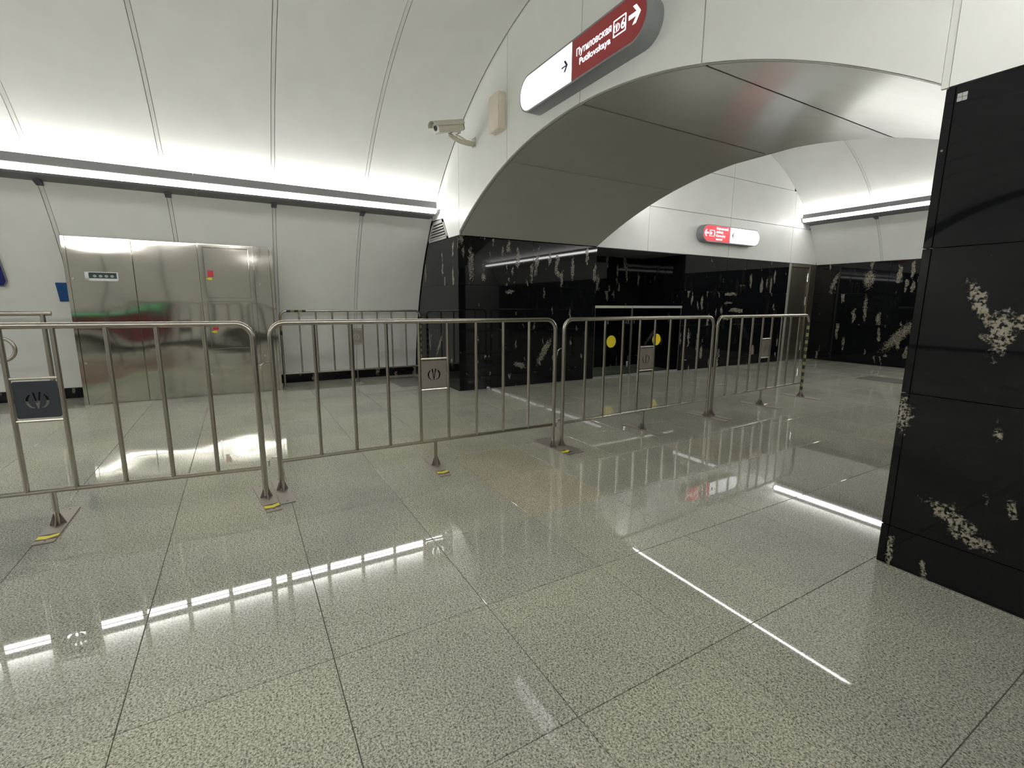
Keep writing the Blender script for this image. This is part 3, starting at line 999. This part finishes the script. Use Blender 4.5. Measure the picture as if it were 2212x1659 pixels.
def cpoly(y0, y1):
    return [(cx - 0.02, 0.0), (cx - 0.02, CZT)] + [(vault1_x(z, R1 - 0.006), z) for z in arange(CZT, 0.14, 12)] + [(vault1_x(0.14, R1 - 0.03), 0.0)]


def fixpoly(p):
    return [(min(x, cx - 0.02), z) for x, z in p]


MB().prism(fixpoly(cpoly(0, 0)), 'y', CY0, CY1).build('body', M['cab'], cb, origin=O)
# frame strips
for y0, y1 in ((CY0, CY0 + 0.036), (CY1 - 0.036, CY1)):
    MB().bevel_box(cx - 0.02, cx - 0.001, y0, y1, 0.0, CZT, 0.002).build('frame_strip', M['cab'], cb, origin=O)


def door(y0, y1, z0, z1, name='door', dx=0.0, mat=None):
    return MB().bevel_box(cx - 0.02, cx + dx, y0 + 0.003, y1 - 0.003, z0 + 0.003, z1 - 0.003, 0.003).build(name, mat or M['cab'], cb, origin=O)


dA = MB()
# upper left door with a window opening: four pieces of one leaf
WY0, WY1, WZ0, WZ1 = -4.085, -3.785, 1.443, 1.545
ya, yb = CY0 + 0.039, -3.639
for a, b_, c, d in ((ya, WY0, 0.985, CZT - 0.003), (WY1, yb, 0.985, CZT - 0.003), (WY0, WY1, 0.985, WZ0), (WY0, WY1, WZ1, CZT - 0.003)):
    dA.box(cx - 0.02, cx, a, b_, c, d)
dA = dA.build('door', M['cab'], cb, origin=O)
dA['label'] = 'upper door with a small viewing window'
wn = MB()
t = 0.014
for a, b_, c, d in ((WY0, WY0 + t * 2.4, WZ0, WZ1), (WY1 - t, WY1, WZ0, WZ1), (WY0, WY1, WZ0, WZ0 + t * 2), (WY0, WY1, WZ1 - t * 0.6, WZ1)):
    wn.box(cx - 0.012, cx + 0.002, a, b_, c, d)
wn.build('window_frame', M['frame_pale'], dA, origin=O).location = (0, 0, 0)
MB().box(cx - 0.019, cx - 0.012, WY0, WY1, WZ0, WZ1).build('window_pane', M['dim_green'], dA, origin=O)
for q in range(4):
    yy = WY0 + 0.085 + q * 0.052
    MB().tube([(cx - 0.012, yy, WZ0 + 0.055), (cx - 0.009, yy, WZ0 + 0.055)], 0.016, 12).build('dial', M['lamp_grey'], dA, origin=O)
MB().box(cx, cx + 0.006, ya, yb, 0.966, 0.978).build('rail', M['cab'], cb, origin=O)
dA2 = door(ya - 0.003, -3.636, 0.0, 0.962)
pB = door(-3.636, -2.982, 0.0, CZT, 'panel')
# third bay: framed pair of doors above a plain one
yC0, yC1 = -2.979, -2.384
fr = MB()
for a, b_, c, d in ((yC0, -2.935, 0.612, 1.888), (-2.430, yC1, 0.612, 1.888), (yC0, yC1, 1.888, CZT - 0.004), (-2.935, -2.430, 1.222, 1.258), (yC0, yC1, 0.56, 0.612)):
    fr.box(cx - 0.02, cx + 0.004, a, b_, c, d)
fr.build('door_frame', M['cab'], cb, origin=O)
dC1 = door(-2.932, -2.433, 1.258, 1.886, dx=-0.004)
dC2 = door(-2.932, -2.433, 0.614, 1.220, dx=-0.004)
dC3 = door(yC0, yC1, 0.0, 0.556)
pD = door(yC1, CY1 - 0.037, 0.0, CZT, 'panel')
for (yy, zz, par) in ((-4.188, 1.464, dA), (-4.188, 0.495, dA2), (-2.963, 0.283, dC3), (-2.323, 1.444, pD), (-2.333, 0.497, pD)):
    MB().tube([(cx - 0.002, yy, zz), (cx + 0.010, yy, zz)], 0.012, 12).build('lock', M['chrome'], par, origin=O)
for (yy, zz, par) in ((-2.868, 1.563, dC1), (-2.868, 0.895, dC2)):
    MB().bevel_box(cx - 0.004, cx + 0.012, yy - 0.030, yy + 0.030, zz - 0.037, zz + 0.037, 0.003).build('call_point', M['red'], par, origin=O)
    MB().prism([(yy - 0.055, zz - 0.062), (yy - 0.02, zz - 0.078), (yy + 0.012, zz - 0.078), (yy + 0.012, zz - 0.047), (yy - 0.02, zz - 0.047)], 'x', cx - 0.004, cx + 0.002).build('tag', M['yellow'], par, origin=O)

# the doors lean out a few millimetres towards the top
for ob_ in cb.children_recursive:
    if ob_.name.split('.')[0] != 'body':
        for vtx in ob_.data.vertices:
            vtx.co.x += 0.0065 * vtx.co.z

# ------------------------------------------------------------------ THINGS ON THE LEFT WALL
def on_wall(name, y0, y1, z0, z1, lift, thick, mat, parent, rad=None):
    """curved plate following the hall-1 wall"""
    a0, a1 = ang1(z0), ang1(z1)
    return arc_slab(C1, R1 - lift - thick, R1 - lift, a0, a1, 8, y0, y1, 'y').build(name, mat, parent)


bx = thing('blue_box', 'small plain blue box on the white wall touching the steel cabinet', 'box', (vault1_x(1.21), -4.34, 1.21))
ob = arc_slab(C1, R1 - 0.020, R1 + 0.002, ang1(1.212), ang1(1.423), 4, -4.415, -4.256, 'y').build('box_body', M['blue'], bx, origin=bx.location)
arc_slab(C1, R1 - 0.024, R1 - 0.020, ang1(1.217), ang1(1.418), 4, -4.410, -4.262, 'y').build('cover', M['blue'], bx, origin=bx.location)
sg = thing('notice_board', 'dark navy notice board on the wall cut by the left edge', 'sign', (vault1_x(1.37), -5.2, 1.37))


def navy_rows(r, shrink):
    y1 = -4.808 - shrink; y0 = -5.60 + shrink
    z0 = 1.372 + shrink; z1 = 1.99 - shrink
    rr = 0.03
    rows_ = []
    for i in range(13):
        z = z0 + (z1 - z0) * i / 12
        d = 0
        if z - z0 < rr:
            d = rr - math.sqrt(max(0, rr * rr - (rr - (z - z0)) ** 2))
        elif z1 - z < rr:
            d = rr - math.sqrt(max(0, rr * rr - (rr - (z1 - z)) ** 2))
        a = ang1(z)
        rows_.append([(CX + r * math.cos(a), y0 + d, CZ + r * math.sin(a)), (CX + r * math.cos(a), y1 - d, CZ + r * math.sin(a))])
    return rows_


MB().shell(navy_rows(R1 - 0.018, 0), navy_rows(R1 + 0.001, 0)).build('board', M['sign_grey'], sg, origin=sg.location)
MB().shell(navy_rows(R1 - 0.022, 0.012), navy_rows(R1 - 0.018, 0.012)).build('face', M['navy'], sg, origin=sg.location)
for q, (ya_, yb_, zz) in enumerate(((-5.45, -4.86, 1.465), (-5.45, -4.90, 1.50), (-5.45, -4.88, 1.60), (-5.45, -4.92, 1.635), (-5.45, -4.90, 1.73), (-5.45, -4.90, 1.77))):
    arc_slab(C1, R1 - 0.0235, R1 - 0.022, ang1(zz), ang1(zz + 0.006), 1, ya_, yb_, 'y').build('print_line', M['batten'], sg, origin=sg.location)

hr = thing('handrail', 'polished steel handrail on a post at the left edge, ending in a rounded loop', 'handrail', (-1.25, -4.50, 0))
H0 = hr.location
MB().tube([(-1.25, -4.425, 1.072), (-1.25, -7.2, 1.072)], 0.026, 14).build('top_rail', M['tube'], hr, smooth=True, origin=H0)
MB().tube([(-1.25, -4.50, 0.0), (-1.25, -4.50, 1.06)], 0.024, 14).build('post', M['tube'], hr, smooth=True, origin=H0)
MB().tube([(-1.25, -7.1, 0.0), (-1.25, -7.1, 1.06)], 0.024, 14).build('post', M['tube'], hr, smooth=True, origin=H0)
MB().tube([(-1.25, -4.50, 0.0), (-1.25, -4.50, 0.008)], 0.055, 16).build('base_flange', M['tube'], hr, smooth=True, origin=H0)
MB().tube([(-1.25, -7.1, 0.0), (-1.25, -7.1, 0.008)], 0.055, 16).build('base_flange', M['tube'], hr, smooth=True, origin=H0)
loop = [(-1.25, -7.1, 0.815), (-1.25, -5.6, 0.815)] + [(-1.25, -4.895 + 0.130 * math.cos(a), 0.685 + 0.130 * math.sin(a)) for a in arange(PI / 2, -PI / 2, 14)] + [(-1.25, -5.6, 0.555), (-1.25, -7.1, 0.555)]
MB().tube(loop, 0.019, 12).build('loop_rail', M['tube'], hr, smooth=True, origin=H0)

# object on the opposite wall, visible only as the green and dark red lines mirrored in the cabinet
rp = thing('low_panel', 'low dark red panel with a green light line on the right wall behind the photographer', 'panel', (6.6, -6.5, 0))
MB().bevel_box(6.50, 6.56, -9.2, -4.2, 0.40, 0.80, 0.01).build('panel_board', M['dark_red'], rp, origin=rp.location)
MB().bevel_box(6.46, 6.56, -9.2, -4.2, 0.80, 0.93, 0.01).build('rail', M['lamp_dark'], rp, origin=rp.location)
MB().box(6.455, 6.462, -9.1, -4.3, 0.867, 0.877).build('light_line', M['green_led'], rp, origin=rp.location)
for yy in (-9.0, -4.4):
    MB().bevel_box(6.49, 6.55, yy - 0.03, yy + 0.03, 0.0, 0.42, 0.004).build('post', M['lamp_dark'], rp, origin=rp.location)

# ------------------------------------------------------------------ VENT
vt = thing('vent_grille', 'small louvred grey vent grille wedged between the curved wall and the arch panel', 'vent', (-0.75, 0.0, ZM))
VO = vt.location


def vent_l(z):
    return vault1_x(z, R1 - 0.02) + 0.004


def vent_r(z):
    return -0.316 - (z - ZM) * (0.192 / 0.29)


z0, z1 = ZM + 0.006, VENT_TOP - 0.006
MB().prism([(vent_l(z0), z0), (vent_r(z0), z0), (vent_r(z1), z1), (vent_l(z1), z1)], 'y', 0.012, 0.018).build('back', M['vent_dark'], vt, origin=VO)
fr = MB()
for a, b_ in ((z0, z0 + 0.030), (z1 - 0.045, z1)):
    fr.prism([(vent_l(a), a), (vent_r(a), a), (vent_r(b_), b_), (vent_l(b_), b_)], 'y', -0.008, 0.012)
fr.prism([(vent_r(z0) - 0.05, z0), (vent_r(z0), z0), (vent_r(z1), z1), (vent_r(z1) - 0.05, z1)], 'y', -0.008, 0.012)
fr.prism([(vent_l(z0), z0), (vent_l(z0) + 0.05, z0), (vent_l(z1) + 0.05, z1), (vent_l(z1), z1)], 'y', -0.008, 0.012)
fr.build('frame', M['vent'], vt, origin=VO)
for q in range(5):
    a = z0 + 0.034 + q * 0.0385
    xl, xr_ = vent_l(a) + 0.045, vent_r(a + 0.03) - 0.045
    mb = MB()
    mb.v = [(xl, -0.012, a), (xr_, -0.012, a), (xr_, 0.010, a + 0.030), (xl, 0.010, a + 0.030), (xl, -0.012, a + 0.004), (xr_, -0.012, a + 0.004), (xr_, 0.010, a + 0.034), (xl, 0.010, a + 0.034)]
    mb.f = [(0, 1, 2, 3), (7, 6, 5, 4), (0, 4, 5, 1), (1, 5, 6, 2), (2, 6, 7, 3), (3, 7, 4, 0)]
    mb.build('slat', M['vent'], vt, origin=VO)

# ------------------------------------------------------------------ SECURITY CAMERA
cc = thing('security_camera', 'beige surveillance camera on a wall arm at the arch wall', 'camera', (0.53, 0.0, 3.10))
K = cc.location
MB().bevel_box(0.492, 0.568, -0.010, 0.0, 3.045, 3.155, 0.003).build('wall_plate', M['cctv'], cc, origin=K)
for sx in (-0.024, 0.024):
    for sz in (-0.042, 0.042):
        MB().tube([(0.53 + sx, -0.018, 3.10 + sz), (0.53 + sx, -0.009, 3.10 + sz)], 0.007, 8).build('bolt', M['lamp_grey'], cc, origin=K)
arm = [(0.53, -0.008, 3.085), (0.53, -0.09, 3.080), (0.535, -0.18, 3.085), (0.54, -0.27, 3.108), (0.545, -0.325, 3.135)]
MB().tube(arm, [0.030, 0.028, 0.026, 0.025, 0.023], 12).build('arm', M['cctv'], cc, smooth=True, origin=K)
B0 = Vector((0.58, -0.185, 3.245)); B1 = Vector((0.69, -0.60, 3.115))
dr = (B1 - B0).normalized(); sd = dr.cross(Vector((0, 0, 1))).normalized(); upv = sd.cross(dr).normalized()


def sec(s, pts):
    return [tuple(B0 + dr * s + sd * a + upv * b) for a, b in pts]


def loft(secs):
    mb = MB(); n = len(secs[0])
    for s_ in secs:
        mb.v += s_
    for i in range(len(secs) - 1):
        for j in range(n):
            j2 = (j + 1) % n
            mb.f.append((i * n + j, i * n + j2, (i + 1) * n + j2, (i + 1) * n + j))
    mb.f.append(tuple(range(n))); mb.f.append(tuple((len(secs) - 1) * n + j for j in reversed(range(n))))
    return mb


body_sec = [(-0.045, -0.058), (0.045, -0.058), (0.055, -0.03), (0.055, 0.02), (0.03, 0.045), (-0.03, 0.045), (-0.055, 0.02), (-0.055, -0.03)]
loft([sec(0.02, body_sec), sec(0.38, body_sec)]).build('camera_body', M['cctv'], cc, origin=K)
# sun shield: arched sheet over the body, projecting past the lens
sh_o = [(0.068 * math.cos(a), 0.004 + 0.062 * math.sin(a)) for a in arange(0.05, PI - 0.05, 14)]
sh_i = [(0.063 * math.cos(a), 0.004 + 0.057 * math.sin(a)) for a in arange(0.05, PI - 0.05, 14)]
mb = MB()
mb.shell([list(sec(0.0, sh_o)), list(sec(0.44, sh_o))], [list(sec(0.0, sh_i)), list(sec(0.44, sh_i))])
mb.build('sun_shield', M['cctv'], cc, smooth=True, origin=K)
face = loft([sec(0.380, [(a * 0.92, b * 0.92) for a, b in body_sec]), sec(0.388, [(a * 0.92, b * 0.92) for a, b in body_sec])]).build('front_face', M['cctv_face'], cc, origin=K)
ls = MB().tube([tuple(B0 + dr * 0.386 - upv * 0.008), tuple(B0 + dr * 0.394 - upv * 0.008)], 0.028, 16).build('lens', M['glass_dark'], face, smooth=True, origin=K)
back = loft([sec(0.004, [(a * 0.9, b * 0.9) for a, b in body_sec]), sec(0.02, [(a * 0.9, b * 0.9) for a, b in body_sec])]).build('rear_cap', M['gusset'], cc, origin=K)
pc = B0 + dr * 0.17 - upv * 0.046
MB().tube([tuple(pc), (0.548, -0.325, 3.150)], 0.020, 10).build('tilt_joint', M['cctv_in'], cc, smooth=True, origin=K)
q0 = B0 + dr * 0.03 - upv * 0.04
MB().tube([tuple(q0), tuple(q0 + Vector((0.0, -0.01, -0.04))), tuple(q0 + Vector((-0.02, -0.05, -0.06))), (0.55, -0.20, 3.135), (0.54, -0.11, 3.105), (0.535, -0.03, 3.105)], 0.008, 8).build('cable', M['cctv'], cc, smooth=True, origin=K)

jb = thing('junction_box', 'upright beige junction box on the arch wall between camera and lit sign', 'box', (1.18, 0.0, 3.03))
MB().bevel_box(1.075, 1.297, -0.085, 0.0, 3.03, 3.39, 0.006).build('box_body', M['box'], jb, origin=jb.location)
MB().bevel_box(1.079, 1.293, -0.090, -0.084, 3.034, 3.386, 0.003).build('lid', M['box'], jb, origin=jb.location)
for q in range(2):
    MB().tube([(1.13 + 0.09 * q, -0.04, 3.012), (1.13 + 0.09 * q, -0.04, 3.032)], 0.012, 8).build('cable_gland', M['box'], jb, origin=jb.location)


# ------------------------------------------------------------------ LIT SIGNS
def capsule(l, h, n=14):
    r = h / 2
    out = []
    for i in range(n + 1):
        a = -PI / 2 + PI * i / n
        out.append((l / 2 - r + r * math.cos(a), r * math.sin(a)))
    for i in range(n + 1):
        a = PI / 2 + PI * i / n
        out.append((-l / 2 + r + r * math.cos(a), r * math.sin(a)))
    return out


def half_capsule(l, h, split, right, n=14):
    r = h / 2
    out = []
    if right:
        out = [(split, -r)] + [(l / 2 - r + r * math.cos(-PI / 2 + PI * i / n), r * math.sin(-PI / 2 + PI * i / n)) for i in range(n + 1)] + [(split, r)]
    else:
        out = [(split, r)] + [(-l / 2 + r + r * math.cos(PI / 2 + PI * i / n), r * math.sin(PI / 2 + PI * i / n)) for i in range(n + 1)] + [(split, -r)]
    return out


def arrow(dirn, s, t=0.24):
    """arrow of height s pointing along dirn (+1 right)"""
    p = [(-0.55, -t / 2), (0.10, -t / 2), (-0.22, -0.5 + t * 0.15), (-0.02, -0.5 - t * 0.25), (0.5, -0.0), (-0.02, 0.5 + t * 0.25), (-0.22, 0.5 - t * 0.15), (0.10, t / 2), (-0.55, t / 2)]
    p = [(-0.5, -t / 2), (0.16, -t / 2), (-0.16, -0.5), (0.12, -0.5), (0.5, 0.0), (0.12, 0.5), (-0.16, 0.5), (0.16, t / 2), (-0.5, t / 2)]
    return [(x * s * dirn, y * s) for x, y in p]


def frame_splines(cx_, cy_, wd, hg, t):
    return [rounded_rect(cx_ - wd / 2, cx_ + wd / 2, cy_ - hg / 2, cy_ + hg / 2, 0.004, 2),
            rounded_rect(cx_ - wd / 2 + t, cx_ + wd / 2 - t, cy_ - hg / 2 + t, cy_ + hg / 2 - t, 0.002, 2)]


# sign 1 on the arch wall, faces -y ; local X -> +x, local Y -> +z
S1 = thing('direction_sign', 'large lit capsule sign on the arch wall, white half and dark red half', 'sign', (2.635, 0.0, 2.955))
S1c = Vector((2.635, -0.15, 3.112))
SL, SH = 1.62, 0.315
o1 = S1.location
MB().prism([(S1c.x + a, S1c.z + b) for a, b in capsule(SL, SH, 18)], 'y', -0.145, -0.0).build('housing', M['sign_grey'], S1, smooth=True, origin=o1)
to1 = lambda dy: Matrix.Translation((S1c.x - o1.x, -0.145 - dy - o1.y, S1c.z - o1.z)) @ Matrix.Rotation(PI / 2, 4, 'X')
wf = curve_mesh('white_face', [half_capsule(SL - 0.03, SH - 0.03, -0.006, False)], 0.001, M['sign_white'], S1, to1(0.001))
rf = curve_mesh('red_face', [half_capsule(SL - 0.03, SH - 0.03, 0.006, True)], 0.001, M['sign_red'], S1, to1(0.001))
tx = lambda x, y, dy=0.003: to1(dy) @ Matrix.Translation((x, y, 0))
text_mesh('lettering', 'Путиловская', 0.072, M['letter'], rf, tx(0.055, 0.012), bold=0.0006, width=0.40)
text_mesh('lettering', 'Putilovskaya', 0.066, M['letter'], rf, tx(0.095, -0.062), bold=0.0006, width=0.355)
curve_mesh('line_frame', frame_splines(0.545, 0.010, 0.128, 0.108, 0.008), 0.0008, M['letter'], rf, tx(0, 0))
curve_mesh('line_mark', logo(0.062, 0.516, 0.008), 0.0008, M['letter'], rf, tx(0, 0))
text_mesh('lettering', '6', 0.088, M['letter'], rf, tx(0.556, -0.020), bold=0.001, width=0.040)
curve_mesh('arrow', [arrow(1, 0.112)], 0.0008, M['letter'], rf, tx(0.690, 0.012))
curve_mesh('arrow', [arrow(1, 0.085, 0.14)], 0.0008, M['ink'], wf, tx(-0.095, 0.0))
for row, (tt, x0, yy) in enumerate((('Проспект Стачек', -0.47, 0.062), ('Stachek avenue', -0.47, 0.012), ('Выход', -0.62, -0.048), ('Exit', -0.62, -0.098))):
    text_mesh('pale_lettering', tt, 0.036, M['pale_ink'], wf, tx(x0, yy))

# sign 2 on the end wall, faces +x ; local X -> +y
S2 = thing('direction_sign', 'small lit capsule sign beyond the arch, bright red half and white half', 'sign', (0.0, 5.48, 2.33))
o2 = S2.location
S2y, S2z = 5.485, 2.485
SL2, SH2 = 1.66, 0.30
MB().prism([(S2y + a, S2z + b) for a, b in capsule(SL2, SH2, 18)], 'x', 0.0, 0.145).build('housing', M['sign_grey'], S2, smooth=True, origin=o2)
rotx = Matrix(((0, 0, 1, 0), (1, 0, 0, 0), (0, 1, 0, 0), (0, 0, 0, 1)))
to2 = lambda dx: Matrix.Translation((0.145 + dx - o2.x, S2y - o2.y, S2z - o2.z)) @ rotx
rf2 = curve_mesh('red_face', [half_capsule(SL2 - 0.03, SH2 - 0.03, -0.085, False)], 0.001, M['sign_red2'], S2, to2(0.001))
wf2 = curve_mesh('white_face', [half_capsule(SL2 - 0.03, SH2 - 0.03, -0.073, True)], 0.001, M['sign_white'], S2, to2(0.001))
tx2 = lambda x, y, dx=0.003: to2(dx) @ Matrix.Translation((x, y, 0))
curve_mesh('arrow', [arrow(-1, 0.115)], 0.0008, M['letter'], rf2, tx2(-0.735, 0.0))
curve_mesh('line_frame', frame_splines(-0.585, 0.0, 0.135, 0.108, 0.008), 0.0008, M['letter'], rf2, tx2(0, 0))
curve_mesh('line_mark', logo(0.062, -0.617, 0.0), 0.0008, M['letter'], rf2, tx2(0, 0))
text_mesh('lettering', '1', 0.085, M['letter'], rf2, tx2(-0.562, -0.030), bold=0.002, width=0.026)
for tt, wd, yy in (('Кировский', 0.33, 0.072), ('завод', 0.19, 0.012), ('Kirovsky', 0.26, -0.052), ('zavod', 0.18, -0.112)):
    text_mesh('lettering', tt, 0.060, M['letter'], rf2, tx2(-0.475, yy), bold=0.0006, width=wd)
curve_mesh('arrow', [arrow(-1, 0.085, 0.12)], 0.0008, M['ink'], wf2, tx2(0.02, 0.0))
for tt, x0, yy in (('Выход', 0.14, 0.045), ('в город', 0.14, -0.010), ('Exit', 0.14, -0.075), ('Проспект', 0.47, 0.055), ('Стачек', 0.47, 0.005), ('Stachek', 0.47, -0.055), ('avenue', 0.47, -0.100)):
    text_mesh('pale_lettering', tt, 0.044, M['pale_ink'], wf2, tx2(x0, yy))

# ------------------------------------------------------------------ GLASS GATES IN FRONT OF THE NICHE
def gate(y0, y1, dot_y, label, hinge_left):
    root = thing('glass_gate', label, 'gate', (0.0, (y0 + y1) / 2, 0.0), group='glass gates of the niche')
    og = root.location
    MB().box(-0.032, -0.022, y0 + 0.012, y1 - 0.012, 0.025, 1.150).build('pane', M['glass'], root, origin=og)
    MB().bevel_box(-0.045, -0.010, y0, y1, 1.150, 1.190, 0.003).build('top_rail', M['rail_alu'], root, origin=og)
    MB().bevel_box(-0.040, -0.014, y0, y0 + 0.010, 0.0, 1.150, 0.002).build('stile', M['gate_dark'], root, origin=og)
    MB().bevel_box(-0.040, -0.014, y1 - 0.014, y1, 0.0, 1.150, 0.002).build('stile', M['gate_dark'], root, origin=og)
    MB().bevel_box(-0.040, -0.014, y0, y1, 0.0, 0.022, 0.002).build('bottom_rail', M['lamp_grey'], root, origin=og)
    MB().tube([(-0.0215, dot_y, 0.597), (-0.0200, dot_y, 0.597)], 0.102, 28).build('yellow_disc', M['dot'], root, origin=og)
    if hinge_left:
        for zz in (0.93, 0.20):
            MB().bevel_box(-0.046, -0.006, y1 - 0.085, y1 - 0.045, zz - 0.045, zz + 0.045, 0.003).build('hinge', M['chrome'], root, origin=og)
    else:
        MB().bevel_box(-0.046, -0.006, y1 - 0.06, y1, 1.150, 1.192, 0.003).build('bracket', M['rail_alu'], root, origin=og)
    return root


gate(2.392, 3.205, 2.770, 'left glass gate leaf with a yellow disc, nearer the stone corner', True)
gate(3.215, 4.425, 3.830, 'right glass gate leaf with a yellow disc, the wider one', False)

# ------------------------------------------------------------------ STEEL DOOR
d1 = struct(MB().box(-0.12, -0.04, 7.66, 8.69, 0.0, ZM).build('door_1', M['door_steel']))
MB().bevel_box(-0.05, 0.004, 7.664, 7.745, 0.0, 2.095, 0.003).build('door_frame', M['rail_alu'], d1)
MB().bevel_box(-0.05, 0.004, 8.46, 8.715, 0.0, 2.095, 0.003).build('door_frame', M['door_steel'], d1)
MB().bevel_box(-0.05, 0.002, 7.747, 8.458, 2.03, 2.095, 0.003).build('door_frame', M['door_steel'], d1)
lf = MB().bevel_box(-0.046, -0.018, 7.752, 8.452, 0.012, 2.024, 0.003).build('door_leaf', M['door_steel'], d1)
for zz in (1.82, 1.31, 0.30):
    MB().tube([(-0.012, 8.43, zz - 0.09), (-0.012, 8.43, zz + 0.09)], 0.012, 8).build('hinge', M['chrome'], lf, smooth=True)
MB().tube([(-0.018, 7.83, 1.02), (0.03, 7.83, 1.02), (0.035, 7.95, 1.02)], 0.010, 8).build('handle', M['chrome'], lf, smooth=True)

# ------------------------------------------------------------------ SMALL THINGS
st = thing('sticker', 'tiny grey paper sticker near the top of the black pier', 'sticker', (5.075, 0.0, 2.035))
for a in (0, 1):
    for c in (0, 1):
        MB().box(5.060 + a * 0.0165, 5.075 + a * 0.0165, -0.0012, -0.0002, 2.036 + c * 0.016, 2.0505 + c * 0.016).build('square', M['grey_sticker'], st, origin=st.location)
h1 = MB().bevel_box(-1.60, -0.70, -0.62, -0.03, 0.0003, 0.0025, 0.001).build('floor_hatch', M['hatch'], origin=(-1.15, -0.33, 0.0))
tag(h1, 'brownish floor plate in the corner beside the barrier at the curved wall', 'floor hatch')
h2 = MB().bevel_box(2.05, 3.05, 6.35, 6.95, 0.0003, 0.0025, 0.001).build('floor_hatch', M['hatch'], origin=(2.55, 6.65, 0.0))
tag(h2, 'dark floor plate in the far hall beside the black pier', 'floor hatch')
